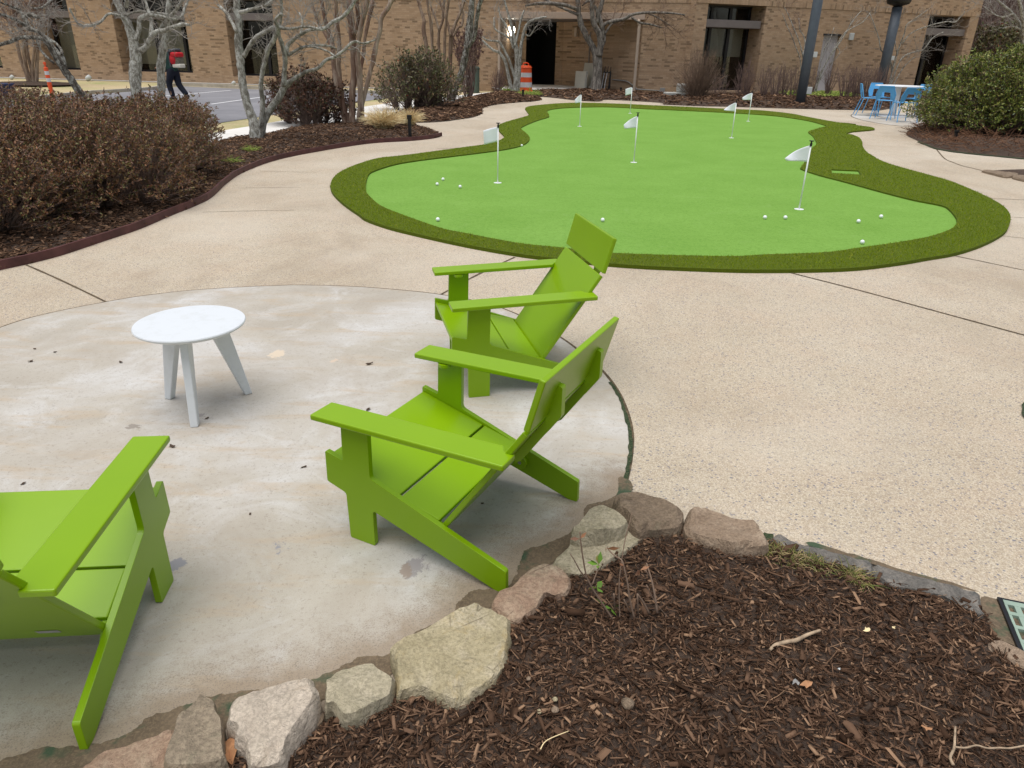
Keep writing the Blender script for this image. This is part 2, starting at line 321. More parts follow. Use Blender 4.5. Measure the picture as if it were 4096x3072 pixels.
class MB:
    """collects simple solids into one mesh"""
    def __init__(s): s.v = []; s.f = []
    def add(s, v, f):
        k = len(s.v); s.v += [tuple(map(float, p)) for p in v]; s.f += [tuple(i+k for i in q) for q in f]; return s
    def box(s, a, b):
        x0, y0, z0 = a; x1, y1, z1 = b
        return s.add([(x0, y0, z0), (x1, y0, z0), (x1, y1, z0), (x0, y1, z0), (x0, y0, z1), (x1, y0, z1), (x1, y1, z1), (x0, y1, z1)],
                     [(0, 3, 2, 1), (4, 5, 6, 7), (0, 1, 5, 4), (1, 2, 6, 5), (2, 3, 7, 6), (3, 0, 4, 7)])
    def tube(s, pts, rad, n=8, cap=True):
        P = np.array(pts, float); K = len(P); rad = np.full(K, rad, float) if np.isscalar(rad) else np.array(rad, float)
        T = np.gradient(P, axis=0); T /= np.linalg.norm(T, axis=1)[:, None]+1e-9
        ref = np.array([0, 0, 1.]) if abs(T[0][2]) < .9 else np.array([1., 0, 0])
        vv = []; u = np.cross(T[0], ref); u /= np.linalg.norm(u)
        for i in range(K):
            u = u - T[i]*np.dot(u, T[i]); u /= np.linalg.norm(u)+1e-9; w = np.cross(T[i], u)
            for j in range(n):
                a = 2*math.pi*j/n; vv.append(P[i]+rad[i]*(math.cos(a)*u+math.sin(a)*w))
        ff = [(i*n+j, i*n+(j+1) % n, (i+1)*n+(j+1) % n, (i+1)*n+j) for i in range(K-1) for j in range(n)]
        if cap: ff += [tuple(range(n))[::-1], tuple((K-1)*n+j for j in range(n))]
        return s.add(vv, ff)
    def lathe(s, prof, n=24, c=(0, 0, 0)):
        vv = [(c[0]+r*math.cos(2*math.pi*j/n), c[1]+r*math.sin(2*math.pi*j/n), c[2]+z) for r, z in prof for j in range(n)]
        K = len(prof); ff = [(i*n+j, i*n+(j+1) % n, (i+1)*n+(j+1) % n, (i+1)*n+j) for i in range(K-1) for j in range(n)]
        ff += [tuple(range(n))[::-1], tuple((K-1)*n+j for j in range(n))]
        return s.add(vv, ff)
    def prism(s, poly, ax, a, b):
        """extrude a 2D polygon along axis ax (0 x, 1 y, 2 z) from a to b"""
        def p3(p, t):
            return (t, p[0], p[1]) if ax == 0 else ((p[0], t, p[1]) if ax == 1 else (p[0], p[1], t))
        n = len(poly); vv = [p3(p, a) for p in poly]+[p3(p, b) for p in poly]
        return s.add(vv, [tuple(range(n))[::-1], tuple(range(n, 2*n))]+[(i, (i+1) % n, n+(i+1) % n, n+i) for i in range(n)])
    def me(s, name='m', bevel=0, seg=2):
        m = mesh(name, s.v, s.f); bm = bmesh.new(); bm.from_mesh(m); bmesh.ops.recalc_face_normals(bm, faces=bm.faces)
        if bevel:
            ed = [e for e in bm.edges if len(e.link_faces) == 2 and e.calc_face_angle(0) > .5]
            bmesh.ops.bevel(bm, geom=ed, offset=bevel, segments=seg, affect='EDGES', profile=.5, clamp_overlap=True)
        bm.to_mesh(m); bm.free(); return m
    def obj(s, name, mat, parent=None, bevel=0, smooth=False, seg=2, **k):
        return obj(name, s.me(name, bevel, seg), mat, parent, smooth, **k)

def catmull(P, n=6, closed=True):
    P = np.array(P, float); N = len(P); out = []
    for i in range(N if closed else N-1):
        a, b, c, d = (P[(i-1) % N], P[i], P[(i+1) % N], P[(i+2) % N]) if closed else (P[max(i-1, 0)], P[i], P[i+1], P[min(i+2, N-1)])
        for k in range(n):
            t = k/n; out.append(.5*(2*b+(c-a)*t+(2*a-5*b+4*c-d)*t*t+(3*b-a-3*c+d)*t**3))
    if not closed: out.append(P[-1])
    return np.array(out)
def inside(pts, poly):
    x, y = pts[:, 0], pts[:, 1]; r = np.zeros(len(pts), bool); n = len(poly); j = n-1
    for i in range(n):
        xi, yi, xj, yj = poly[i][0], poly[i][1], poly[j][0], poly[j][1]
        with np.errstate(divide='ignore', invalid='ignore'):
            r ^= ((yi > y) != (yj > y)) & (x < (xj-xi)*(y-yi)/(yj-yi)+xi)
        j = i
    return r
def edge_dist(pts, poly):
    d = np.full(len(pts), 1e9); n = len(poly)
    for i in range(n):
        a = poly[i][:2]; b = poly[(i+1) % n][:2]; ab = b-a; L = ab@ab+1e-12
        t = np.clip(((pts[:, :2]-a)@ab)/L, 0, 1); d = np.minimum(d, np.linalg.norm(pts[:, :2]-a-t[:, None]*ab, axis=1))
    return d
def cdt(poly, step=None, holes=(), zf=None):
    """triangulated sheet of a polygon, interior points every step metres"""
    P = [Vector(p[:2]) for p in poly]; n = len(P); E = [(i, (i+1) % n) for i in range(n)]
    for h in holes:
        k = len(P); P += [Vector(p[:2]) for p in h]; E += [(k+i, k+(i+1) % len(h)) for i in range(len(h))]
    poly2 = np.array([p[:2] for p in poly], float)
    if step:
        lo, hi = poly2.min(0), poly2.max(0)
        gx, gy = np.meshgrid(np.arange(lo[0], hi[0], step), np.arange(lo[1], hi[1], step)); g = np.c_[gx.ravel(), gy.ravel()]
        g += rng.uniform(-.25, .25, g.shape)*step; g = g[inside(g, poly2)]; g = g[edge_dist(g, poly2) > step*.35]
        for h in holes: g = g[~inside(g, np.array([p[:2] for p in h]))]
        P += [Vector(p) for p in g]
    v, e, f, *_ = delaunay_2d_cdt(P, E, [], 1, 1e-5)
    v = np.array([tuple(p) for p in v]); f = [tuple(q) for q in f]
    if holes:
        cen = np.array([v[list(q)].mean(0) for q in f]); bad = np.zeros(len(f), bool)
        for h in holes: bad |= inside(cen, np.array([p[:2] for p in h]))
        f = [q for q, b in zip(f, bad) if not b]
    z = zf(v) if zf is not None else np.zeros(len(v))
    return np.c_[v, z], f
def sheet(name, poly, z, mat, step=None, kind='structure', zf=None, holes=()):
    v, f = cdt(poly, step, holes, zf); v[:, 2] += z
    m = mesh(name, v, f); bm = bmesh.new(); bm.from_mesh(m)
    for q in bm.faces:
        q.normal_update()
        if q.normal.z < 0: q.normal_flip()
    bm.to_mesh(m); bm.free()
    o = obj(name, m, mat, smooth=bool(zf)); o['kind'] = kind; return o
def gp(fn, L, z=0.): return np.array([G(fn(*p), z)[:2] for p in L])
def ribbon(line, w0, w1=None):
    L = np.array(line, float)[:, :2]; T = np.gradient(L, axis=0); T /= np.linalg.norm(T, axis=1)[:, None]; N = np.c_[-T[:, 1], T[:, 0]]
    w1 = w0 if w1 is None else w1
    return np.r_[L+N*w0, (L-N*w1)[::-1]]
def nz(v, s, seed=0.):
    return np.array([noise.noise(Vector((p[0]*s+seed, p[1]*s-seed, (p[2] if len(p) > 2 else 0)*s))) for p in v])

# batches of thin stems, all with K points
def tubes_np(P, Rad, n=3):
    N, K, _ = P.shape; T = np.gradient(P, axis=1); T /= np.linalg.norm(T, axis=2, keepdims=True)+1e-9
    ref = np.where(np.abs(T[..., 2:3]) < .85, np.array([0, 0, 1.]), np.array([1., 0, 0]))
    u = np.cross(T, ref); u /= np.linalg.norm(u, axis=2, keepdims=True)+1e-9; w = np.cross(T, u)
    a = 2*np.pi*np.arange(n)/n
    v = P[:, :, None]+Rad[:, :, None, None]*(np.cos(a)[None, None, :, None]*u[:, :, None]+np.sin(a)[None, None, :, None]*w[:, :, None])
    idx = np.arange(N*K*n).reshape(N, K, n)
    f = np.stack([idx[:, :-1], np.roll(idx, -1, 2)[:, :-1], np.roll(idx, -1, 2)[:, 1:], idx[:, 1:]], -1).reshape(-1, 4)
    return v.reshape(-1, 3), f
def unit(v): return v/(np.linalg.norm(v, axis=-1, keepdims=True)+1e-9)
def shoots(P, per, L, spread=.9, up=.25, K=5, wob=.22, lo=.25, hi=1.):
    """side shoots of every stem in P: per each, length L[0]..L[1]"""
    N, K0, _ = P.shape; n = N*per; src = np.repeat(np.arange(N), per)
    t = rng.uniform(lo, hi, n)*(K0-1.001); i = t.astype(int); fr = (t-i)[:, None]
    o = P[src, i]*(1-fr)+P[src, i+1]*fr; d = unit(P[src, i+1]-P[src, i])
    d = unit(d+spread*unit(rng.normal(size=(n, 3)))+np.array([0, 0, up])); l = rng.uniform(L[0], L[1], n)
    Q = np.empty((n, K, 3)); Q[:, 0] = o
    for k in range(1, K):
        d = unit(d+wob*rng.normal(size=(n, 3))+np.array([0, 0, up*.15])); Q[:, k] = Q[:, k-1]+d*(l/(K-1))[:, None]
    return Q
def taper(N, K, r0, r1): return np.repeat(np.linspace(r0, r1, K)[None], N, 0)*rng.uniform(.75, 1.25, (N, 1))
def join_np(parts):
    vs, fs, k = [], [], 0
    for v, f in parts: vs.append(v); fs.append(f+k); k += len(v)
    return np.concatenate(vs), np.concatenate(fs)
def leaves_np(c, d, ln, wd, fold=.25):
    """pointed leaves: centre c, direction d"""
    n = len(c); d = unit(d); s = unit(np.cross(d, rng.normal(size=(n, 3)))); nrm = np.cross(d, s)
    ln = ln*rng.uniform(.65, 1.3, (n, 1)); wd = wd*rng.uniform(.7, 1.2, (n, 1))
    v = np.stack([c, c+d*ln*.5+s*wd*.5+nrm*wd*fold, c+d*ln, c+d*ln*.5-s*wd*.5+nrm*wd*fold], 1)
    i = np.arange(n)[:, None]*4
    return v.reshape(-1, 3), np.r_[np.hstack([i, i+1, i+2]), np.hstack([i, i+2, i+3])].reshape(2, n, 3).transpose(1, 0, 2).reshape(-1, 3)

# ------------------------------------------------------------------ light
w = bpy.data.worlds.new('World'); scene.world = w; w.use_nodes = True; nt = w.node_tree
sky = nt.nodes.new('ShaderNodeTexSky'); sky.sky_type = 'NISHITA'; sky.sun_disc = False
SUN_EL, SUN_AZ = R_(80), R_(-140)      # veiled, high, behind the camera and to the left
sky.sun_elevation = SUN_EL; sky.sun_rotation = SUN_AZ; sky.air_density = 1.2; sky.dust_density = 2.0; sky.ozone_density = 1.0
hs_ = nt.nodes.new('ShaderNodeHueSaturation'); hs_.inputs['Saturation'].default_value = .5; nt.links.new(sky.outputs[0], hs_.inputs['Color']); nt.links.new(hs_.outputs[0], nt.nodes['Background'].inputs[0]); nt.nodes['Background'].inputs[1].default_value = .055
sl = bpy.data.lights.new('sun', 'SUN'); sl.energy = 1.5; sl.angle = R_(64); sl.color = (1, .975, .94)
so = bpy.data.objects.new('sun', sl); COL.objects.link(so)
sd = Vector((math.sin(SUN_AZ)*math.cos(SUN_EL), math.cos(SUN_AZ)*math.cos(SUN_EL), math.sin(SUN_EL)))
so.rotation_euler = sd.to_track_quat('Z', 'Y').to_euler()
scene.view_settings.view_transform = 'Standard'; scene.view_settings.look = 'None'; scene.view_settings.gamma = 1
scene.view_settings.exposure = 1.07
scene.cycles.max_bounces = 6; scene.cycles.transparent_max_bounces = 12

# ------------------------------------------------------------------ ground sheets
sheet('ground', [(-700, -300), (700, -300), (700, 900), (-700, 900)], -.06, 'lawn')
fg = lambda *L: np.array([G(p)[:2] for p in L])
path_poly = np.r_[[(-14, -4)], fg((0, 900), (500, 700), (800, 610), (1100, 540), (1430, 492), (1450, 470), (1560, 455), (1700, 425), (1950, 385), (2010, 372), (2130, 352)),
                  [(2.2, 37.9), (4.6, 35.0)], fg((2540, 385), (2900, 415), (3400, 415), (3800, 425)), [(40, 27), (40, -4)]]
sheet('path', path_poly, 0, 'path')
# asphalt car park, its white bay lines and kerb; sidewalks
asp = fg((-900, 760), (0, 600), (860, 485), (900, 479), (1455, 399), (1553, 385), (1640, 372), (1548, 371), (1200, 357), (1020, 352), (724, 340), (600, 355), (420, 368), (320, 374), (-700, 470))
sheet('asphalt', asp, -.05, 'asphalt')
for a, b in [(r1(1300, 826), r1(1990, 770)), (r1(1820, 886), r2(440, 810)), (r2(1020, 835), r2(1065, 825))]:
    A, B = G(a), G(b); sheet('bay_line', ribbon([A, (A+B)/2, B], .055), -.046, 'white_paint')
kerb_line = catmull(fg((-300, 437), (320, 373), (420, 366), (600, 354), (724, 339), (1020, 350), (1200, 356), (1548, 371), (1660, 371)), 5, False)
kr = ribbon(kerb_line, .09); vv, ff = cdt(kr)
mb = MB(); n_ = len(kr)
mb.add([(*p, -.07) for p in kr]+[(*p, .06) for p in kr], [(i, (i+1) % n_, n_+(i+1) % n_, n_+i) for i in range(n_)]); mb.add(np.c_[vv[:, :2], np.full(len(vv), .06)], ff)
o = mb.obj('kerb', flat('kerb_concrete', (.40, .36, .30), .9, .25, 3)); o['kind'] = 'structure'
walk = np.r_[fg((-700, 860), (0, 690), (600, 585), (919, 516), (997, 504), (1390, 437), (1608, 405), (1812, 384), (1990, 366), (2010, 360)), fg((2110, 362), (1985, 374), (1814, 408), (1608, 450), (1447, 490), (1140, 524), (1050, 545), (900, 565), (600, 650), (0, 800), (-700, 1000))]
sheet('sidewalk', walk, .006, 'sidewalk', zf=lambda v: np.where(v[:, 1] < 21, -.012, 0.))
ds = np.array([.987, -.159])
sheet('building_walk', [(-40, 40.3), (7.3, 32.7+.0), (7.3, 33.5), (-40, 41.5)], -.045, 'sidewalk') if False else None
sheet('walkway', [*[tuple(np.array([-26, 39.2])+np.array([.9874, -.1587])*q+np.array([-.1587, -.9874])*dq) for q, dq in ((-14, .62), (24.5, .62), (24.5, -.3), (-14, -.3))]], -.04, flat('walkway_concrete', (.50, .48, .44), .9, .15, 2))
sheet('porch', np.r_[fg((2010, 372), (2150, 368), (2360, 366)), [(5.0, 35.6), (2.2, 39.3), (-1.2, 39.8), (-1.2, 35.2)]], .10, 'sidewalk')

# round slab, its joint and the straight joints
slab_px = [(0, 710), (50, 693), (100, 680), (170, 665), (235, 653), (300, 642), (400, 630), (500, 623), (600, 618.5), (650, 617.5), (750, 620), (850, 627), (950, 638), (1060, 660), (1150, 697), (1215, 735), (1260, 770), (1300, 805), (1330, 845), (1350, 890), (1360, 935), (1358, 985), (1348, 1035), (1335, 1080), (1290, 1140), (1200, 1235), (1090, 1330), (900, 1470), (700, 1560), (500, 1630), (300, 1700)]
slab_poly = np.r_[catmull(gp(V, slab_px), 4, False), [(-1.6, .3), (-3.6, .5), (-5, 1.6), (-4.9, 3.0)]]
cen = slab_poly.mean(0)
grow = slab_poly+unit(slab_poly-cen)*.021
sheet('joint', grow, .003, 'joint')
slab_o = sheet('slab', slab_poly, .006, 'slab', .06)
table_slab = catmull(gp(ZM(3400, 300, 6.91), [(45, 1120), (120, 1075), (400, 1060), (900, 1050), (1500, 1060), (2100, 1100), (2500, 1180), (2600, 1300), (2200, 1420), (1600, 1430), (1000, 1370), (400, 1265), (150, 1190), (60, 1150)]), 4)
sheet('joint', table_slab+unit(table_slab-table_slab.mean(0))*.03, .003, 'joint'); sheet('slab', table_slab, .006, 'slab')
def joint(fn, L, w=.007, mat='joint', z=.0035):
    line = catmull(gp(fn, L), 8, False); k = len(line); wob = w*(1+.5*nz(line, 9.))
    T = np.gradient(line, axis=0); T = unit(T); N = np.c_[-T[:, 1], T[:, 0]]
    return sheet('joint', np.r_[line+N*wob[:, None], (line-N*wob[:, None])[::-1]], z, mat)
joint(V, [(55, 572), (110, 596), (170, 624), (234, 655)], .008)
joint(V, [(1112, 556), (1060, 580), (1010, 605), (950, 638)], .008)
joint(V, [(1705, 589), (1850, 626), (2030, 675), (2240, 732), (2500, 803)], .009)
joint(q5, [(1690, 783), (1850, 815), (2212, 890), (2600, 965)], .006)
joint(q5, [(2040, 635), (2212, 655), (2500, 690)], .005); joint(q5, [(2100, 498), (2212, 503), (2500, 515)], .006); joint(q5, [(1930, 358), (2212, 370), (2500, 384)], .007)
joint(r5, [(985, 1308), (1015, 1345), (1060, 1390), (1130, 1420), (1200, 1446), (1290, 1468), (1380, 1490)], .012)
pz = ZM(0, 300, 1.58)
for L in ([(1280, 868), (1500, 862), (1860, 855)], [(1490, 716), (1738, 712), (1900, 711)], [(1640, 608), (1738, 611), (2000, 616)]): joint(pz, L, .004)
joint(r3, [(230, 1016), (310, 1022), (400, 1026)], .012); joint(r2, [(1830, 1285), (2100, 1277), (2400, 1268)], .008)
mossy = sheet('moss', ribbon(catmull(gp(V, [(1318, 828), (1338, 860), (1352, 900), (1362, 945), (1361, 990), (1350, 1040), (1336, 1085)]), 6, False), .008, .011)+rng.normal(0, .002, (2*37, 2)), .009, 'moss', kind='stuff')
tag(mossy, 'green moss filling the gap round the slab')

# damp dirt band where the slab meets the stones
band = np.r_[gp(sB, [(1790, 20), (1740, 135), (1600, 195), (1555, 255), (1540, 310), (1400, 390), (1250, 452), (1190, 500), (1150, 575), (1130, 640), (1085, 700), (1000, 692), (890, 722), (820, 785), (760, 860), (560, 960), (400, 1082), (200, 1115), (60, 1190)]),
             gp(sA, [(1800, 885), (1600, 945), (1250, 962), (1000, 1035), (800, 1105), (600, 1185), (450, 1272), (250, 1345), (60, 1370), (-150, 1420), (-600, 1480)]),
             gp(sA, [(-600, 1800), (150, 1640), (700, 1420), (1250, 1250), (1900, 1050)]), gp(sB, [(300, 1300), (700, 950), (1050, 780), (1300, 600), (1560, 430), (1700, 250), (1850, 100)])]
band = catmull(band, 14); band = band+.018*np.c_[nz(band, 9), nz(band, 10, 5)]+.008*np.c_[nz(band, 40), nz(band, 44, 5)]+.004*np.c_[nz(band, 130), nz(band, 144, 5)]
o = sheet('dirt', band, .0095, 'dirt', kind='stuff')
sv = np.empty(len(slab_o.data.vertices)*3); slab_o.data.vertices.foreach_get('co', sv); sv = sv.reshape(-1, 3)
ga = slab_o.data.attributes.new('grime', 'FLOAT', 'POINT'); ga.data.foreach_set('value', np.where(inside(sv, band[::4]), 1., np.exp(-edge_dist(sv, band[::4])/.13)).astype(np.float32))

# ------------------------------------------------------------------ putting green
outer_px = [V(713, 402), V(718, 420), V(740, 443), V(775, 468), q6(260, 770), q6(400, 820), q6(600, 870), q6(800, 915), q6(1000, 955), q6(1270, 1000), V(1220, 567), V(1320, 577), V(1420, 583.5), q5(0, 908), q5(300, 912), q5(700, 908), q5(1000, 893), q5(1300, 855), q5(1500, 820), q5(1700, 785), q5(1900, 720), q5(2050, 640), q5(2095, 580), q5(2107, 520), q5(2095, 480), q5(2050, 430), q5(1950, 370), q5(1800, 300), q5(1650, 240), q5(1530, 205), q5(1350, 155), q5(1200, 110), q5(1100, 65), r5(450, 1390), r5(370, 1340), r5(335, 1290), r5(331, 1250), r5(300, 1210), r5(240, 1186), r5(190, 1176), r5(240, 1160), r5(300, 1153), r5(420, 1142), r5(440, 1132), r5(400, 1118), r5(300, 1105), r5(150, 1080), r4(2000, 1385), r4(1800, 1365), r4(1600, 1330), r4(1400, 1290), r4(1300, 1270), r4(1100, 1245), r4(900, 1228), r4(600, 1215), r4(300, 1200), r4(0, 1185), r3(1700, 915), r3(1500, 905), r3(1150, 895), r3(950, 900), r3(800, 912), r3(690, 925), r3(650, 942), r3(660, 965), r3(680, 993), r3(672, 1008), r3(600, 1030), r3(480, 1065), r3(418, 1095), r3(425, 1140), r3(455, 1172), r3(469, 1195), r3(445, 1216), r3(400, 1235), r3(290, 1262), r3(150, 1282), q6(500, 360), q6(340, 378), q6(200, 420), q6(100, 465), q6(50, 510), q6(35, 555)]
inner_px = [q6(258, 545), q6(262, 590), q6(290, 625), q6(350, 675), q6(450, 720), q6(600, 775), q6(750, 825), q6(900, 855), q6(1050, 885), q6(1250, 920), q6(1500, 945), V(1330, 551), q5(0, 800), q5(300, 787), q5(600, 778), q5(800, 765), q5(1000, 735), q5(1250, 700), q5(1500, 655), q5(1650, 605), q5(1700, 570), q5(1712, 540), q5(1705, 510), q5(1660, 455), q5(1600, 420), q5(1400, 380), q5(1200, 330), q5(1000, 275), q5(850, 234), q5(700, 195), (3208, 682), (3204, 671), (3224, 644), (3247, 597), (3258, 587), (3266, 577), (3258, 559), (3249, 545), (3235, 535), (3234, 528), (3255, 521), r4(1600, 1422), r4(1668, 1402), r4(1640, 1388), r4(1500, 1348), r4(1300, 1313), r4(1100, 1287), r4(850, 1267), r4(600, 1252), r4(300, 1237), r4(0, 1223), r3(1700, 945), r3(1400, 929), r3(1150, 930), r3(950, 940), r3(845, 960), r3(856, 1000), r3(848, 1018), r3(760, 1045), r3(660, 1085), r3(612, 1115), r3(650, 1150), r3(685, 1190), r3(680, 1225), r3(625, 1262), r3(500, 1294), q6(1000, 337), q6(800, 362), q6(600, 387), q6(450, 412), q6(320, 452), q6(275, 482)]
outer = catmull([G(p)[:2] for p in outer_px], 4); inner = catmull([G(p, .012)[:2] for p in inner_px], 4)
rect = gp(q5, [(785, 152), (985, 161), (1004, 191), (790, 180)], .012)
FH = .032
greens = empty('putting_green', (0, 0, 0), 0, 'bright green artificial putting green with a darker shaggy fringe', 'putting green')
v_, f_ = cdt(inner+unit(inner-inner.mean(0))*.0, .6); v_[:, 2] = .012
obj('turf', mesh('turf', v_, f_), 'green', greens)
vr, fr_ = cdt(rect+unit(rect-rect.mean(0))*.01); vr[:, 2] = .012; obj('turf_patch', mesh('turf_patch', vr, fr_), 'green', greens)
v_, f_ = cdt(outer, None, [inner, rect]); v_[:, 2] = FH
mb = MB(); mb.add(v_, f_)
for ring, z0 in ((outer, 0.), (inner, .0), (rect, .0)):
    n_ = len(ring); mb.add([(*p, z0) for p in ring]+[(*p, FH) for p in ring], [(i, (i+1) % n_, n_+(i+1) % n_, n_+i) for i in range(n_)])
mb.obj('fringe', 'fringe', greens)
lo, hi = outer.min(0), outer.max(0)
pts = rng.uniform(lo, hi, (1500000, 2)); keep = rng.uniform(size=len(pts)) < np.clip((6.5/np.maximum(pts[:, 1], 4.5))**2., .06, 1)
pts = pts[keep]; pts = pts[inside(pts, outer) & ~inside(pts, inner) & ~inside(pts, rect)]
n_ = len(pts); a = rng.uniform(0, 2*np.pi, n_); d = rng.normal(0, .012, (n_, 2)); sc = np.clip(pts[:, 1]/6, .8, 3.2)
hw = .0017*sc*rng.uniform(.7, 1.3, n_); hgt = rng.uniform(.008, .020, n_)
b0 = np.c_[pts[:, 0]-np.cos(a)*hw, pts[:, 1]-np.sin(a)*hw, np.full(n_, FH-.003)]; b1 = np.c_[pts[:, 0]+np.cos(a)*hw, pts[:, 1]+np.sin(a)*hw, np.full(n_, FH-.003)]
tp = np.c_[pts+d, FH+hgt]
bl = obj('fringe_blades', mesh_np('fringe_blades', np.stack([b0, b1, tp], 1).reshape(-1, 3), np.arange(3*n_).reshape(-1, 3)), 'blade', greens); bl['kind'] = 'stuff'
print('fringe blades', n_)

ball = MB()
ico = bmesh.new(); bmesh.ops.create_icosphere(ico, subdivisions=3, radius=.02135); bme = bpy.data.meshes.new('golf_ball'); ico.to_mesh(bme); ico.free()
bme.materials.append(M['ball']); bme.polygons.foreach_set('use_smooth', np.ones(len(bme.polygons), bool))
balls = [(q6(746, 500), 'white golf ball, rearmost of the three clustered left of the nearest left flag'), (q6(709, 531), 'white golf ball, leftmost of the cluster of three on the green'), (q6(854, 547), 'white golf ball of the left cluster closest to the left flag'),
         (q6(713, 754), 'lone white golf ball near the left front fringe of the green'), (q6(1755, 757), 'lone white golf ball beside the headrest of the far green chair'), (q6(1244, 287), 'white golf ball lying against the bulge of fringe at the back left'),
         (q5(296, 497), 'white golf ball left of the pair just below the right front cup'), (q5(447, 498), 'white golf ball right of the pair, closest to the right front cup'), (q5(988, 526), 'white golf ball in the middle of the three at the right end'),
         (q5(1155, 491), 'rightmost white golf ball on the green'), (q5(1016, 680), 'white golf ball nearest the right front fringe')]
for i, (p, lb) in enumerate(balls):
    o = bpy.data.objects.new('golf_ball', bme); COL.objects.link(o); g = G(p, .034); o.location = (g[0], g[1], .0335)
    o.rotation_euler = tuple(rng.uniform(0, 3, 3)); tag(o, lb, 'golf ball', 'golf balls on the putting green')

def flag_mesh(top, bot, wave, L=.25, H=.185, lean=0., yb=0.):
    nu, nv = 14, 8; vv = []
    for i in range(nu+1):
        u = i/nu
        for j in range(nv+1):
            s = j/nv; zt = -top*u**1.25; zb = -H-bot*u; z = zt*(1-s)+zb*s
            vv.append((-L*u*(1-.06*s*u), yb*u+wave*math.sin(4.2*u+1.2*s)*u, z))
    ff = [(i*(nv+1)+j, (i+1)*(nv+1)+j, (i+1)*(nv+1)+j+1, i*(nv+1)+j+1) for i in range(nu) for j in range(nv)]
    m = mesh('flag', vv, ff); bm = bmesh.new(); bm.from_mesh(m); bmesh.ops.solidify(bm, geom=bm.faces, thickness=.0015); bm.to_mesh(m); bm.free(); return m
flags = [((1075, 395), (.055, .05, .02, .20), 'white flag standing square on its pole at the left front cup'), ((1252, 273), (.13, .02, .05, .15), 'white flag on the pole at the back left of the green'),
         ((1361, 245), (.06, .05, .03, .19), 'white flag on the farthest pole, before the tree at the entrance'), ((1369, 351), (.14, .015, .05, .215), 'drooping white flag on the pole in the middle of the green'),
         ((1580, 298), (.16, -.02, .05, .25), 'drooping white flag left of the back right pair of flags'), ((1726, 452), (.15, -.01, .05, .27), 'largest drooping white flag, at the right front cup'), ((1616, 262), (.13, .0, .05, .25), 'drooping white flag right of the back right pair of flags')]
for px, (tp_, bt_, wv, L_), lb in flags:
    g = G(V(*px), .012); r = empty('putting_flag', (g[0], g[1], .012), 0, lb, 'flag', 'practice flags on the putting green')
    MB().tube([(0, 0, -.02), (0, 0, .72)], .0085 if g[1] < 14 else .010, 10).obj('pole', 'white_paint', r, smooth=True)
    MB().lathe([(.054, 0), (.054, .003), (.05, .0035)], 28).obj('cup', 'white_paint', r)
    MB().lathe([(.0135, .715), (.0135, .745), (.0095, .75), (.0095, .765), (.027, .768), (.027, .776), (.0, .778)], 14).obj('pole_cap', 'black', r)
    obj('flag', flag_mesh(tp_, bt_, wv, L_, yb=.05), 'cloth', r, smooth=True, loc=(0, 0, .725))

# ------------------------------------------------------------------ green lounge chairs and side table
def round_poly(P, rad, seg=4):
    P = [np.array(p, float) for p in P]; out = []; n = len(P)
    for i in range(n):
        a, b, c = P[i-1], P[i], P[(i+1) % n]; u = unit(a-b); w_ = unit(c-b); r_ = rad if np.isscalar(rad) else rad[i]
        L = min(r_, .45*np.linalg.norm(a-b), .45*np.linalg.norm(c-b)); p0, p1 = b+u*L, b+w_*L
        for k in range(seg+1):
            t = k/seg; out.append((1-t)**2*p0+2*t*(1-t)*b+t*t*p1)
    return out
HW = .320; TH = .021
panel_poly = [(.286, 0), (.174, 0), (.1725, .156), (-.3335, 0), (-.367, 0), (-.3655, .095), (.175, .290), (.1705, .496), (.2845, .496), (.2905, .328), (.3685, .3485), (.372, .2205), (.2885, .1945)]
panel_rad = [.008, .008, .016, .006, .006, .008, .016, .004, .004, .012, .008, .008, .012]
pr = round_poly(panel_poly, panel_rad)
def slat(a, b, x, th, up=1, name='slat', mat='lime', parent=None, bevel=.004):
    """board whose upper face runs from a to b in (y, z)"""
    a, b = np.array(a), np.array(b); d = unit(b-a); n = np.array([-d[1], d[0]])
    if n[1]*up < 0: n = -n
    return MB().prism([a, b, b-n*th, a-n*th], 0, -x, x).obj(name, mat, parent, bevel=bevel)
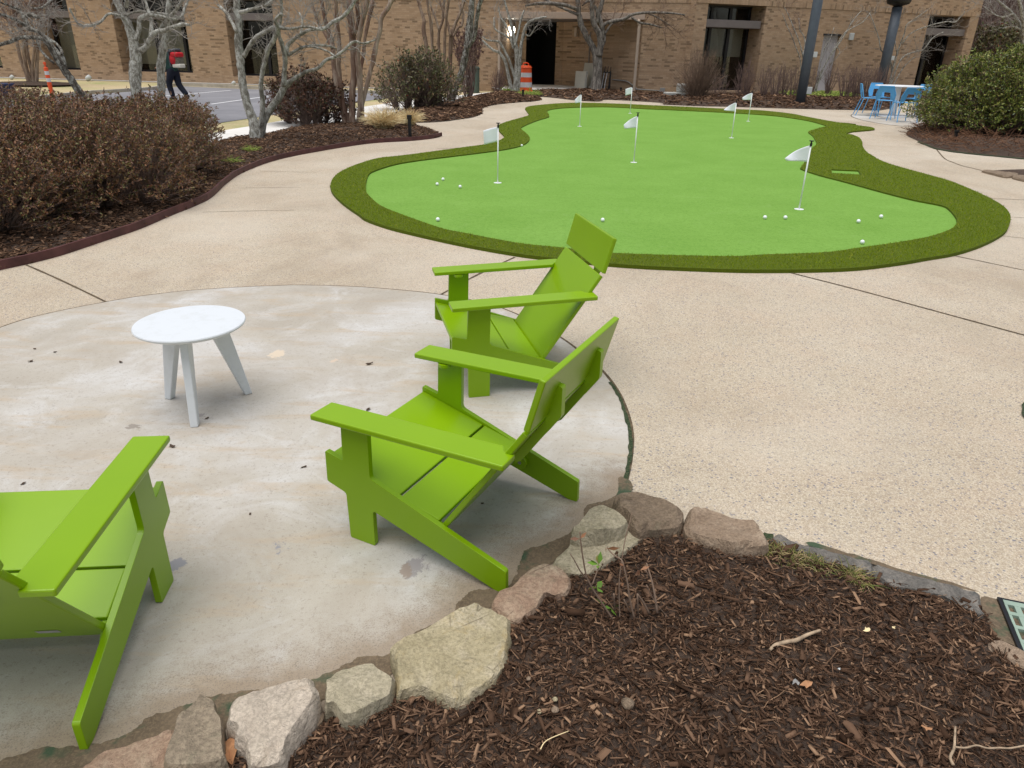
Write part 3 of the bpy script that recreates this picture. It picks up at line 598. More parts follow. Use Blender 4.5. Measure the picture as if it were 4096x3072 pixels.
def make_chair(label, loc, rz):
    r = empty('lounge_chair', loc, rz, label, 'chair', 'lime green slab lounge chairs round the side table')
    for s in (-1, 1):
        a, b = sorted((s*HW, s*(HW-TH)))
        MB().prism(pr, 0, a, b).obj('side_panel', 'lime', r, bevel=.0045)
        arm = [(.2556, .373), (.370, .373), (.370, -.375), (.2877, -.375), (.2877, -.338), (.2556, -.318)]
        arm = round_poly([(s*x, y) for x, y in arm], [.006, .006, .008, .006, .003, .003]); mb = MB(); n = len(arm)
        zt = lambda y: .5145+(.373-y)*.0235
        mb.add([(x, y, zt(y)-.021) for x, y in arm]+[(x, y, zt(y)) for x, y in arm], [tuple(range(n)), tuple(range(n, 2*n))]+[(i, (i+1) % n, n+(i+1) % n, n+i) for i in range(n)])
        ar = mb.obj('armrest', 'lime', r, bevel=.0045)
        MB().lathe([(.022, .478), (.026, .482), (.026, .4945)], 18, (s*.272, .235, 0)).obj('arm_cleat', 'lime', ar)
    slat((.3625, .3275), (.0695, .2425), .2985, .02, name='seat_slat', parent=r)
    slat((.0605, .2405), (-.0960, .1955), .2985, .02, name='seat_slat', parent=r)
    # back: lower panel leaning back, headrest standing behind its top edge
    d = unit(np.array([-.404+.111, .6215-.1895])); lo_ = np.array([-.111, .1895])-d*.055
    slat((-.404, .6215), lo_, .2985, .02, name='back_panel', parent=r)
    ah = np.array([-.409, .634]); bh = np.array([-.4565, .812])
    slat(bh, ah, .3095, .021, name='headrest', parent=r)
    nb = np.array([-d[1], d[0]]); nb = -nb if nb[0] > 0 else nb          # towards the back
    for s in (-1, 1):
        q = np.array([-.404, .6215])+nb*.0208; e = lo_+d*.075; bc = e+nb*.041
        e = lo_+d*.37; P = [e+nb*.0208, q, np.array([-.428, .650]), np.array([-.4565, .738]), np.array([-.474, .734]), np.array([-.474, .634]), q+nb*.030-d*.035]
        P = list(round_poly(P, .006, 2)); a0_ = math.atan2(nb[1], nb[0])
        P += [e+nb*.05+d*.02, e+nb*.042]
        br_ = MB().prism(P, 0, s*.163-.0135, s*.163+.0135).obj('back_brace', 'lime', r, bevel=.003)
        cy, cz = -.113, .120; lug = MB(); xs = sorted((s*(HW-TH-.0003), s*(HW-TH-.019)))
        lug.prism([(cy+.030*math.cos(t_), cz+.030*math.sin(t_)) for t_ in np.linspace(2.3, 5.6, 14)]+[(cy+.06, cz+.02), (cy+.02, cz+.062)], 0, xs[0], xs[1]); lg = lug.obj('lug', 'lime', r, bevel=.003)
        MB().lathe([(.0075, 0), (.0075, .0018), (.003, .002)], 14).obj('bolt', 'steel', lg, loc=(s*(HW-TH-.0192), cy, cz), rot=(0, -s*math.pi/2, 0))
    la = lo_+d*.07+nb*.0212
    mb = MB(); t1 = np.array([.03, 0, 0]); a3 = np.array([.16, la[0], la[1]]); dd = np.array([0, d[0], d[1]])*.013
    mb.add([a3-t1-dd, a3+t1-dd, a3+t1+dd, a3-t1+dd], [(0, 1, 2, 3)]); mb.obj('maker_label', 'label', r)
    return r
make_chair('lime green lounge chair in the middle, seen from behind beside the stones', (-.190, 2.315, .006), R_(63.1))
make_chair('lime green lounge chair farthest back, next to the putting green', (-.024, 3.728, .006), R_(103.9))
make_chair('lime green lounge chair cut off by the left edge', (-1.428, 1.588, .006), R_(5.6))

tb = empty('side_table', (-1.551, 3.207, .006), 0, 'small round white table on three tapered legs', 'table')
MB().lathe([(.208, .415), (.236, .424), (.2515, .434), (.2535, .441), (.2505, .446)], 72).obj('tabletop', 'white', tb, smooth=False)
for k, (fx, fy) in enumerate([(-1.774, 3.284), (-1.509, 2.973), (-1.371, 3.364)]):
    an = math.atan2(fy-3.207, fx+1.551)
    MB().prism([(.203, 0), (.240, 0), (.162, .416), (.068, .416)], 1, -.0185, .0185).obj('leg', 'white', tb, bevel=.005, rot=(0, 0, an))

# ------------------------------------------------------------------ border stones
def stone(name, fn, L, h, mat, label, tilt=(0, 0), rough=.014, inset=.92, z0=0., group='border stones round the slab', cat='stone', step=.017):
    P = catmull(np.array([G(fn(*p), z0+h*.55)[:2] for p in L]), 3); c = P.mean(0); h0 = h
    P = P+.006*np.c_[nz(P, 25, 1), nz(P, 25, 9)]
    Q = c+(P-c)*inset
    def top(v): return h*(1+.16*np.round(nz(v, 6, c[0]*7)*3.2)/3.2+.10*nz(v, 9, c[0]*5)+.07*nz(v, 19, 3)+.05*nz(v, 45, 8))+(v[:, :2]-c)@np.array(tilt)
    v, f = cdt(Q, step); v[:, 2] = top(v)+.5*rough*nz(v, 30, 2); n = len(P)
    mb = MB(); mb.add(v, f)
    rings = [np.c_[Q, top(Q)+.5*rough*nz(np.c_[Q, top(Q)*0], 30, 2)], np.c_[c+(P-c)*(inset*.25+.75), top(P)*.80], np.c_[P, top(P)*.38], np.c_[c+(P-c)*.99, np.full(n, -.05)]]
    for k in range(1, 3): rings[k] = rings[k]+rough*.5*np.c_[nz(rings[k], 22, k), nz(rings[k], 24, k+4), nz(rings[k], 20, k+9)]
    for A, B in zip(rings, rings[1:]): mb.add(np.r_[A, B], [(i, (i+1) % n, n+(i+1) % n, n+i) for i in range(n)])
    m = mesh(name, mb.v, mb.f); bm = bmesh.new(); bm.from_mesh(m); bmesh.ops.remove_doubles(bm, verts=bm.verts, dist=.0008); bmesh.ops.recalc_face_normals(bm, faces=bm.faces)
    bmesh.ops.translate(bm, verts=bm.verts, vec=(-c[0], -c[1], 0)); bm.to_mesh(m); bm.free()
    o = obj(name, m, mat, smooth=True, loc=(c[0], c[1], z0)); m.set_sharp_from_angle(angle=R_(30))
    return tag(o, label, cat, group)
stone('border_stone', sA, [(60, 1640), (115, 1552), (240, 1460), (440, 1420), (560, 1370), (700, 1320), (805, 1290), (785, 1430), (740, 1640), (400, 1720)], .055, 'st_pink', 'flat pinkish stone at the bottom left, cut by the lower edge')
stone('border_stone', sA, [(810, 1320), (845, 1230), (940, 1140), (1010, 1070), (1050, 1050), (1125, 1070), (1150, 1150), (1195, 1220), (1210, 1390), (1200, 1600), (760, 1640), (770, 1450)], .085, 'st_grey', 'pointed grey brown stone between the pink one and the big pale one')
stone('border_stone', sA, [(1205, 1230), (1240, 1120), (1300, 1060), (1500, 1000), (1650, 960), (1760, 910), (1915, 885), (1940, 950), (1980, 1030), (1960, 1140), (1850, 1290), (1740, 1450), (1660, 1600), (1410, 1600), (1370, 1430), (1275, 1390), (1285, 1320), (1240, 1270)], .105, 'st_pale', 'large pale pinkish white stone near the bottom edge', inset=.86)
stone('border_stone', sA, [(1880, 1240), (1900, 1190), (1960, 1150), (2005, 1130), (2010, 1180), (1950, 1260), (1890, 1275)], .04, 'st_brown', 'small brown stone wedged beside the large pale stone')
stone('border_stone', sB, [(0, 1310), (30, 1270), (150, 1215), (290, 1182), (330, 1220), (410, 1260), (410, 1370), (330, 1430), (230, 1490), (140, 1520), (90, 1490), (50, 1440), (0, 1440)], .085, 'st_green', 'small whitish stone with a brown ridge, left of the biggest slab')
stone('border_stone', sB, [(405, 1060), (430, 1040), (540, 1000), (760, 870), (910, 808), (970, 830), (1040, 870), (1110, 905), (1120, 960), (1105, 1130), (1070, 1190), (1040, 1260), (960, 1330), (800, 1425), (700, 1395), (590, 1345), (500, 1340), (430, 1365), (420, 1200), (403, 1100)], .075, 'st_olive', 'biggest flat olive grey stone slab beside the mulch', inset=.93)
stone('border_stone', sB, [(1000, 800), (1040, 750), (1150, 680), (1200, 620), (1290, 572), (1380, 570), (1470, 615), (1480, 720), (1400, 760), (1350, 745), (1290, 790), (1280, 840), (1200, 890), (1150, 912), (1080, 880), (1020, 855)], .06, 'st_pink', 'reddish stone touching the foot of the middle chair')
stone('border_stone', sB, [(1360, 560), (1450, 470), (1500, 425), (1700, 410), (1830, 350), (1920, 400), (1850, 460), (1760, 520), (1650, 590), (1530, 612), (1460, 602)], .05, 'st_green', 'lower lichen grey slab half under the mulch', inset=.93)
stone('border_stone', sB, [(1480, 405), (1540, 330), (1600, 250), (1650, 237), (1740, 270), (1825, 335), (1800, 372), (1700, 408), (1600, 425)], .11, 'st_green', 'greenish grey stone lying on the back of a lower slab')
stone('border_stone', sC, [(115, 230), (130, 140), (190, 85), (280, 80), (480, 130), (680, 200), (780, 250), (830, 310), (800, 430), (700, 468), (480, 465), (390, 500), (280, 430), (170, 320)], .10, 'st_brown', 'smooth rounded brown boulder at the corner of the slab', inset=.78, rough=.010)
stone('border_stone', sC, [(845, 290), (880, 258), (1000, 265), (1200, 320), (1480, 390), (1550, 430), (1580, 480), (1645, 570), (1640, 630), (1350, 668), (1150, 620), (980, 570), (860, 530), (810, 450)], .09, 'st_tan', 'long tan stone right of the rounded brown boulder', inset=.86)
stone('border_stone', sD, [(150, 165), (200, 165), (350, 230), (540, 270), (700, 320), (800, 352), (790, 420), (720, 415), (560, 345), (450, 335), (300, 255), (150, 215)], .03, 'st_slate', 'low slate grey stone behind the tuft of grass', inset=.93)
stone('border_stone', sD, [(800, 352), (900, 385), (1100, 440), (1250, 485), (1400, 520), (1485, 540), (1492, 610), (1500, 690), (1400, 650), (1290, 590), (1200, 560), (1050, 520), (900, 490), (800, 430)], .035, 'st_slate', 'low mottled grey stone left of the drain grate', inset=.93)
stone('border_stone', sD, [(1530, 880), (1580, 845), (1680, 870), (1850, 960), (2000, 1060), (1850, 1060), (1700, 1000), (1560, 930)], .03, 'st_tan', 'flat tan stone in front of the drain grate', inset=.93)
stone('border_stone', sC, [(295, 560), (330, 515), (400, 520), (430, 550), (380, 580), (320, 590)], .045, 'st_brown', 'fist sized dark stone at the edge of the mulch')
for L, lb in (([(1380, 1492), (1450, 1490), (1540, 1500), (1640, 1525), (1600, 1545), (1480, 1520)], 'flat grey stone at the left tip of the right hand rock row'), ([(1530, 1520), (1560, 1505), (1640, 1508), (1700, 1520), (1660, 1540), (1560, 1540)], 'round brown rock in the middle of the right hand rock row'), ([(1640, 1545), (1700, 1530), (1800, 1545), (1900, 1570), (1880, 1600), (1720, 1570)], 'brown rock at the right edge of the rock row')):
    stone('border_stone', r5, L, .04, 'st_brown', lb, group='rocks along the right hand bed', inset=.8)

# ------------------------------------------------------------------ mulch beds
def chips(name, poly, n, L, W, mat, zf, dens=None, tilt=.22, parent=None):
    lo, hi = poly.min(0), poly.max(0); p = rng.uniform(lo, hi, (n*4, 2)); p = p[inside(p, poly)]
    if dens is not None: p = p[rng.uniform(size=len(p)) < dens(p)]
    p = p[:n]; n = len(p); a = rng.uniform(0, np.pi, n)
    ln = np.clip(rng.lognormal(math.log(L), .55, n), L*.3, L*3.2); wd = np.clip(rng.lognormal(math.log(W), .45, n), W*.3, W*3)*np.clip(ln/L, .5, 1.5)**.5; th = wd*rng.uniform(.25, .6, n)
    d = np.c_[np.cos(a), np.sin(a), rng.normal(0, tilt, n)]; d = unit(d); s = unit(np.cross(d, np.c_[rng.normal(0, .3, (n, 2)), np.ones(n)])); u = np.cross(s, d)
    c = np.c_[p, zf(p)+rng.uniform(0, .012, n)*(L/.02)]
    jit = lambda k: rng.uniform(1-k, 1+k, (n, 1))
    vs = []
    for x, y, z in ((-1, -1, -1), (1, -1, -1), (1, 1, -1), (-1, 1, -1), (-1, -1, 1), (1, -1, 1), (1, 1, 1), (-1, 1, 1)):
        vs.append(c+d*(x*ln/2)[:, None]*jit(.25)+s*(y*wd/2)[:, None]*jit(.5)+u*(z*th/2)[:, None]*jit(.4))
    v = np.stack(vs, 1).reshape(-1, 3); i = np.arange(n)[:, None]*8
    f = np.concatenate([np.stack([i[:, 0]+k for k in q], 1) for q in ((4, 5, 6, 7), (0, 1, 5, 4), (1, 2, 6, 5), (2, 3, 7, 6), (3, 0, 4, 7))])
    o = obj(name, mesh_np(name, v, f), mat, parent); o['kind'] = 'stuff'; return o
def bed(poly, h, wd=.25, step=.12, bump_=.02):
    poly = catmull(poly, 3)
    def zf(v):
        d = edge_dist(v, poly); return h*(1-np.exp(-d/wd))+bump_*nz(v, 1.9, 4)*np.minimum(1, d/.15)
    sheet('mulch_bed', poly, .011, 'mulch', step, zf=zf)
    return poly, (lambda p: zf(p)+.012)
near = np.r_[gp(sA, [(1000, 1800), (1100, 1500), (1500, 1350), (1900, 1180)]), gp(sB, [(300, 1330), (800, 1200), (1000, 950), (1180, 780), (1420, 640), (1600, 500), (1800, 370), (1880, 330)]), gp(sC, [(500, 330), (760, 380), (1200, 500), (1600, 600)]), gp(sD, [(120, 205), (400, 300), (700, 390), (1000, 480), (1300, 570), (1500, 650), (1580, 800), (1700, 960), (2100, 1130)]), [(2.6, 1.5), (2.6, .3), (.9, .25), (-.3, .45)]]
npoly, nzf = bed(near, .045, .12, .05, .022)
nd = lambda p: np.clip(1.6-.42*p[:, 1], .5, 1)
chips('mulch_chips', npoly, 40000, .0155, .0032, 'chips', nzf, nd)
chips('mulch_chips', npoly, 2400, .028, .0055, 'chips', nzf, nd)
chips('mulch_fibres', npoly, 20000, .019, .0015, 'chips', lambda p: nzf(p)+.004, nd, .3)

edge_px = [V(-160, 618), V(0, 583), V(60, 570), V(130, 552), V(220, 522), V(300, 495), V(370, 465), V(420, 445), V(455, 427), V(490, 395), V(530, 370), V(600, 345), V(700, 325), V(800, 310), V(880, 305), V(930, 300), V(954, 294)]
bedL_edge = np.array([G(p)[:2] for p in edge_px])
bedL = np.r_[bedL_edge, fg(r2(1800, 1128), r2(1700, 1098), r2(1600, 1075), r2(1250, 1048), r2(1180, 1056), r2(1000, 1062), r2(800, 1085), r2(600, 1102), r2(520, 1122), r2(400, 1150), r2(330, 1165), r2(100, 1187), r2(0, 1207), (700, 610), (300, 690), (0, 760), (-300, 830))]
lpoly, lzf = bed(bedL, .07, .5, .3, .03)
chips('mulch_chips', lpoly, 26000, .035, .010, 'chips', lzf, lambda p: np.clip(8/p[:, 1], .3, 1))
el = catmull(bedL_edge, 5, False); er = ribbon(el, .012); vv, ff = cdt(er); n_ = len(er)
mb = MB(); hz = lambda p: .075+.006*nz(p, 3)
mb.add(np.r_[np.c_[er, np.zeros(n_)], np.c_[er, hz(er)]], [(i, (i+1) % n_, n_+(i+1) % n_, n_+i) for i in range(n_)]); mb.add(np.c_[vv[:, :2], hz(vv[:, :2])], ff)
o = mb.obj('garden_edging', 'edging'); tag(o, 'dark maroon strip edging along the left bed', 'edging')
bedM = fg(r2(1440, 1010), r2(1480, 1040), r2(1600, 1058), r2(1750, 1060), r2(1900, 1050), r2(2100, 1022), r3(200, 1015), r3(265, 990), r3(278, 960), r3(272, 945), r3(300, 930), r3(400, 905), r3(600, 885), r3(700, 880), r3(785, 866), r3(770, 850), r3(740, 840), r3(590, 800), r3(480, 792), r3(400, 802), r3(150, 850), r3(30, 876), r2(1800, 912), r2(1560, 955))
mpoly, mzf = bed(bedM, .12, .7, .4, .04)
chips('mulch_chips', mpoly, 9000, .07, .022, 'chips', mzf)
bedR = np.r_[fg(r3(715, 790), r3(740, 835), r3(800, 838), r3(930, 850), r3(1100, 870), r3(1290, 878), r3(1370, 863), r3(1830, 890), r3(1850, 905), r3(2212, 920), r4(500, 1180), r4(1000, 1195), r4(1330, 1205), r4(1800, 1215), r4(2212, 1222), r5(200, 960), r5(400, 965), r5(500, 962), r5(600, 945), r5(650, 930), r5(700, 900)), [(16.5, 33.5), (24, 36.5), (23.8, 40.6), (15.2, 36.8), (10.9, 35.0), (7.4, 33.45), (5.2, 34.2), (5.0, 35.3)], fg(r3(1200, 786), r3(900, 792))]
rpoly, rzf = bed(bedR, .13, .6, .5, .04)
chips('mulch_chips', rpoly, 12000, .09, .025, 'chips', rzf)
bedS = fg(r5(720, 1180), r5(740, 1142), r5(850, 1100), r5(1000, 1060), r5(1300, 1020), r5(1900, 1000), r5(2600, 1050), r5(3000, 1300), r5(2600, 1480), r5(1746, 1388), r5(1500, 1364), r5(1250, 1340), r5(1000, 1305), r5(900, 1268), r5(780, 1213))
spoly, szf = bed(bedS, .12, .5, .3, .05)
mo = ribbon(catmull(gp(r5, [(820, 1240), (900, 1272), (1000, 1308), (1250, 1344), (1500, 1368), (1746, 1392), (2100, 1430)]), 6, False), .10, .03)
tag(sheet('moss', mo+rng.normal(0, .012, mo.shape), .013, 'moss', kind='stuff'), 'green moss along the right bush bed')
# reddish straw under the right hand bush
n_ = 5200; lo, hi = spoly.min(0), spoly.max(0); p = rng.uniform(lo, hi, (60000, 2)); p = p[inside(p, spoly)]; p = p[rng.uniform(size=len(p)) < np.clip(1.5-edge_dist(p, spoly)*.7, .1, 1)][:n_]; n_ = len(p)
K = 4; a = rng.uniform(0, 2*np.pi, n_); ln = rng.uniform(.12, .4, n_); P = np.empty((n_, K, 3)); P[:, 0] = np.c_[p, szf(p)+rng.uniform(0, .10, n_)]
dr = np.c_[np.cos(a), np.sin(a), rng.normal(.1, .35, n_)]
for k in range(1, K): dr = unit(dr+rng.normal(0, .2, dr.shape)); P[:, k] = P[:, k-1]+dr*(ln/(K-1))[:, None]
P[..., 2] = np.maximum(P[..., 2], .02)
v, f = tubes_np(P, taper(n_, K, .0055, .003)); o = obj('pine_straw', mesh_np('pine_straw', v, f), 'straw'); o['kind'] = 'stuff'
bedT = np.r_[gp(r5, [(1440, 1495), (1560, 1520), (1660, 1545), (1800, 1575), (2000, 1640), (2600, 1640), (2600, 1480), (1900, 1480)])]
bed(bedT, .06, .3, .3)
# grass patch and path beside the right wing
gpoly = catmull(fg(r4(1180, 1078), r4(1240, 1060), r4(1350, 1055), r4(1550, 1052), r4(1800, 1075), r4(2000, 1100), r4(1900, 1112), r4(1500, 1108), r4(1300, 1100)), 4)
sheet('lawn', gpoly, .13, 'moss') if False else None
def tufts(name, pts, z, n, L, mat, label, cat, group=None, width=.004, spread=.5, bend=.4, kind=None, rad=.05):
    pts = np.atleast_2d(pts); idx = rng.integers(0, len(pts), n); rr = rad*np.sqrt(rng.uniform(size=n)); th = rng.uniform(0, 2*np.pi, n)
    o0 = pts[idx]+np.c_[rr*np.cos(th), rr*np.sin(th)]; K = 4; P = np.empty((n, K, 3)); P[:, 0] = np.c_[o0, np.full(n, 0.)+(z(o0) if callable(z) else z)]
    d = unit(np.c_[rng.normal(0, spread, (n, 2))+np.c_[np.cos(th), np.sin(th)]*spread*.7, np.ones(n)]); ln = rng.uniform(L[0], L[1], n)
    for k in range(1, K): d = unit(d+np.c_[d[:, :2]*bend, -np.full(n, bend*.8)]*k*.5); P[:, k] = P[:, k-1]+d*(ln/(K-1))[:, None]
    v, f = tubes_np(P, taper(n, K, width, width*.35)); o = obj(name, mesh_np(name, v, f), mat)
    return tag(o, label, cat, group, kind)
lo, hi = gpoly.min(0), gpoly.max(0); p = rng.uniform(lo, hi, (6000, 2)); p = p[inside(p, gpoly)]
tufts('grass', p, rzf, 5000, (.10, .22), 'wild_grass', 'yellow green grass patch by the grey door', None, kind='stuff', width=.02, rad=.1)
sheet('doorstep_path', fg(r4(1530, 1044), r4(1720, 1040), r4(1800, 1046), r4(2060, 1078), r4(2050, 1092), r4(1750, 1062), r4(1540, 1056)), .12, 'sidewalk')

# ------------------------------------------------------------------ brick building
A_L = np.array([-26, 39.2]); B_L = np.array([7.9, 33.75]); uL = unit(B_L-A_L); aL = math.atan2(uL[1], uL[0])
A_R = np.array([7.9, 33.75]); B_R = np.array([20, 38.9]); uR = unit(B_R-A_R); aR = math.atan2(uR[1], uR[0])
bld = empty('brick_building', (0, 0, 0), 0, 'long two wing tan brick building across the back', 'building')
def wall_part(name, A, ang, s0, s1, z1, openings, depth=1.05):
    """front of a wing in its own frame: x along the wall, y into the building"""
    xs = sorted({s0, s1, *[o[0] for o in openings], *[o[1] for o in openings]}); zs = sorted({-.3, z1, *[o[2] for o in openings], *[o[3] for o in openings]})
    mb = MB()
    for x0, x1 in zip(xs, xs[1:]):
        for z0_, z1_ in zip(zs, zs[1:]):
            cx, cz = (x0+x1)/2, (z0_+z1_)/2
            if any(o[0] < cx < o[1] and o[2] < cz < o[3] for o in openings): continue
            mb.add([(x0, 0, z0_), (x1, 0, z0_), (x1, 0, z1_), (x0, 0, z1_)], [(0, 1, 2, 3)])
    for a, b, c, d, dp, *rest in openings:
        if rest: continue
        mb.add([(a, 0, c), (a, dp, c), (a, dp, d), (a, 0, d)], [(0, 1, 2, 3)]); mb.add([(b, 0, c), (b, 0, d), (b, dp, d), (b, dp, c)], [(0, 1, 2, 3)])
        mb.add([(a, 0, c), (b, 0, c), (b, dp, c), (a, dp, c)], [(0, 1, 2, 3)]); mb.add([(a, 0, d), (a, dp, d), (b, dp, d), (b, 0, d)], [(0, 1, 2, 3)])
    m = mesh(name, mb.v, mb.f)
    return obj(name, m, 'brick', bld, loc=(A[0], A[1], 0), rot=(0, 0, ang))
def window(A, ang, s0, s1, z0, z1, dp, mull, canopy=True, blind=.45, cz=(2.70, 3.0), cx=None):
    loc = (A[0], A[1], 0); rot = (0, 0, ang); fr_ = MB(); w_ = .09
    fr_.box((s0, dp-.06, z0), (s0+w_, dp+.04, z1)); fr_.box((s1-w_, dp-.06, z0), (s1, dp+.04, z1))
    fr_.box((s0+w_, dp-.058, z0), (s1-w_, dp+.04, z0+.08)); fr_.box((s0+w_, dp-.058, z1-.08), (s1-w_, dp+.04, z1))
    for m_ in mull: fr_.box((m_-.07, dp-.055, z0+.08), (m_+.07, dp+.04, z1-.08))
    o = fr_.obj('window_frame', 'frame', bld, loc=loc, rot=rot)
    p_ = MB().box((s0+w_, dp, z0+.08), (s1-w_, dp+.012, z1-.08)).obj('pane', 'glass', o)
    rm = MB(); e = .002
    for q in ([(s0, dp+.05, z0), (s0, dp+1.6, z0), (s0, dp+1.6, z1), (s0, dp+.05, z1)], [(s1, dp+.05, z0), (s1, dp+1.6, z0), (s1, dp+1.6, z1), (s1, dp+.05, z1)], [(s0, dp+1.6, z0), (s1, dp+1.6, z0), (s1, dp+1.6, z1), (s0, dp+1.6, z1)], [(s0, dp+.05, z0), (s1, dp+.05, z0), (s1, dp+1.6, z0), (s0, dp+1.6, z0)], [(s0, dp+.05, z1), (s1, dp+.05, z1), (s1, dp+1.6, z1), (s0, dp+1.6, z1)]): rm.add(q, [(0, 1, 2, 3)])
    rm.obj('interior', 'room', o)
    if blind:
        bl_ = MB(); xs = [s0+w_, *mull, s1-w_]
        for x0, x1 in zip(xs, xs[1:]): bl_.box((x0+.1, dp+.10, z0+(cz[0]-z0)*(1-blind)), (x1-.1, dp+.115, cz[0]))
        bl_.obj('blind', 'blind', o)
    if canopy:
        c0, c1 = cx or (s0, s1); MB().box((c0+.003, .10, cz[0]), (c1-.003, dp-.062, cz[1])).obj('window_canopy', 'canopy', bld, bevel=.012, loc=loc, rot=rot)
OL = [(-2.6, -.05, .36, 3.57, 1.05), (2.4, 4.33, .36, 3.57, 1.05), (6.63, 10.38, .36, 3.57, 1.05), (12.45, 14.84, .30, 3.57, 1.05), (25.48, 31.7, -.3, 2.95, 4, 'recess')]
wall_part('wall', A_L, aL, -14, 33.9, 7.2, OL)
window(A_L, aL, -2.6, -.05, .36, 3.57, 1.05, []); window(A_L, aL, 2.4, 4.33, .36, 3.57, 1.05, [], blind=.99)
window(A_L, aL, 6.63, 10.38, .36, 3.57, 1.05, [8.05, 9.55], blind=.85); window(A_L, aL, 12.45, 14.84, .30, 3.57, 1.05, [13.9], blind=0)
OR = [(0.0, 3.04, .17, 3.58, 1.0), (6.55, 7.52, -.1, 2.55, .14), (12.93, 15.75, .3, 3.56, 1.0)]
wall_part('wall', A_R, aR, -.62, 16.36, 7.2, OR)
window(A_R, aR, 0, 3.04, .17, 3.58, 1.0, [.95, 1.95], blind=.45, cx=(0, 2.96)); window(A_R, aR, 12.93, 15.75, .3, 3.56, 1.0, [14.3], blind=.5)
# returns, roof
mb = MB()
def wl(s, d=0): return A_L+uL*s+np.array([-uL[1], uL[0]])*d
def wr(s, d=0): return A_R+uR*s+np.array([-uR[1], uR[0]])*d
def vq(mb, a, b, z0, z1): mb.add([(*a, z0), (*b, z0), (*b, z1), (*a, z1)], [(0, 1, 2, 3)])
vq(mb, wr(16.36), wr(16.36, 14), -.3, 7.2); mb.obj('wall', 'brick', bld); mb = MB(); vq(mb, wr(-.62), wl(33.9), -.3, 7.2); vq(mb, wr(-.62), wr(-.62, 2), -.3, 7.2)
# walls of the entrance recess: left side, back with the doorway, slanting right side
D1, D2 = wl(25.48), wl(25.48, 4.2); E1, E2 = np.array([2.2, 39.2]), wl(31.7)
mb.obj('wall', 'brick', bld); mb = MB(); vq(mb, D1, D2, -.3, 2.95); bd = unit(E1-D2); L_ = np.linalg.norm(E1-D2)
q0, q1 = D2+bd*.55, D2+bd*(L_-.35)
vq(mb, D2, q0, -.3, 2.95)
mb.obj('recess_wall', 'brick', bld); mb = MB(); vq(mb, q1, E1, -.3, 2.95)
mb.obj('recess_wall', 'brick', bld); mb = MB(); vq(mb, E1, E2, -.3, 2.95)
nb_ = np.array([-bd[1], bd[0]])
mb.obj('recess_wall', 'brick', bld)
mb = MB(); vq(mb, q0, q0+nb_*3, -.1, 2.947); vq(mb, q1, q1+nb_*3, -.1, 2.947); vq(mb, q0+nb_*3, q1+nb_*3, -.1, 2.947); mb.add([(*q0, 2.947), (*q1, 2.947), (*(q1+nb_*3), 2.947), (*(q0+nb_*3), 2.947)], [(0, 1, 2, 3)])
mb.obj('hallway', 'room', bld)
mb = MB(); mb.add([(*D1, 2.948), (*E2, 2.948), (*E1, 2.948), (*D2, 2.948)], [(0, 1, 2, 3)]); mb.obj('porch_ceiling', 'canopy', bld)
MB().box((25.44, -.12, 2.93), (31.76, .06, 3.19)).obj('fascia', 'fascia', bld, bevel=.01, loc=(A_L[0], A_L[1], 0), rot=(0, 0, aL))
mb = MB(); mb.add([(*wl(-14), 7.2), (*wl(33.9), 7.2), (*wr(16.36), 7.2), (*wr(16.36, 14), 7.2), (*wl(-14, 14), 7.2)], [(0, 1, 2, 3, 4)]); mb.obj('roof', 'canopy', bld)
MB().box((-.62, -.022, 3.585), (16.38, -.003, 3.845)).obj('brick_band', 'soldier', bld, loc=(A_R[0], A_R[1], 0), rot=(0, 0, aR))
MB().box((-14, -.022, 3.585), (33.88, -.003, 3.845)).obj('brick_band', 'soldier', bld, loc=(A_L[0], A_L[1], 0), rot=(0, 0, aL))
dr_ = MB().box((6.56, .10, -.05), (7.51, .138, 2.52)).obj('door', 'door', bld, bevel=.006, loc=(A_R[0], A_R[1], 0), rot=(0, 0, aR))
MB().box((6.5, -.02, 2.525), (7.57, .13, 2.60)).obj('door_frame', 'frame', bld, loc=(A_R[0], A_R[1], 0), rot=(0, 0, aR))
MB().tube([(31.52, -.06, 2.93), (31.5, -.16, 2.86), (31.55, -.12, 2.7), (31.55, -.12, .08)], .065, 8).obj('downspout', 'pipe', bld, loc=(A_L[0], A_L[1], 0), rot=(0, 0, aL))
MB().tube([(25.47, -.1, 2.93), (25.47, -.1, .3)], .06, 8).obj('downspout', 'pipe', bld, loc=(A_L[0], A_L[1], 0), rot=(0, 0, aL))
dv = unit(E2-E1); aE = math.atan2(dv[1], dv[0]); LE = np.linalg.norm(E2-E1)
MB().tube([(LE*.38, -.03, 2.5), (LE*.38, -.03, .1)], .025, 6).obj('conduit', 'conduit', bld, loc=(E1[0], E1[1], 0), rot=(0, 0, aE))
MB().tube([(LE*.7, -.04, .52), (LE*.86, -.04, .5), (LE*.9, -.04, .46), (LE*1.0, -.05, .22)], .025, 6).obj('conduit', 'conduit', bld, loc=(E1[0], E1[1], 0), rot=(0, 0, aE))
MB().tube([(31.6, -.05, .2), (32.7, -.05, .16)], .025, 6).obj('conduit', 'conduit', bld, loc=(A_L[0], A_L[1], 0), rot=(0, 0, aL))
MB().box((32.68, -.13, .08), (32.9, -.01, .28)).obj('junction_box', 'conduit', bld, bevel=.01, loc=(A_L[0], A_L[1], 0), rot=(0, 0, aL))
lm = MB().box((8.04, -.12, 2.36), (8.26, -.004, 2.66)).obj('wall_lamp', 'cabinet', bld, bevel=.02, loc=(A_R[0], A_R[1], 0), rot=(0, 0, aR))
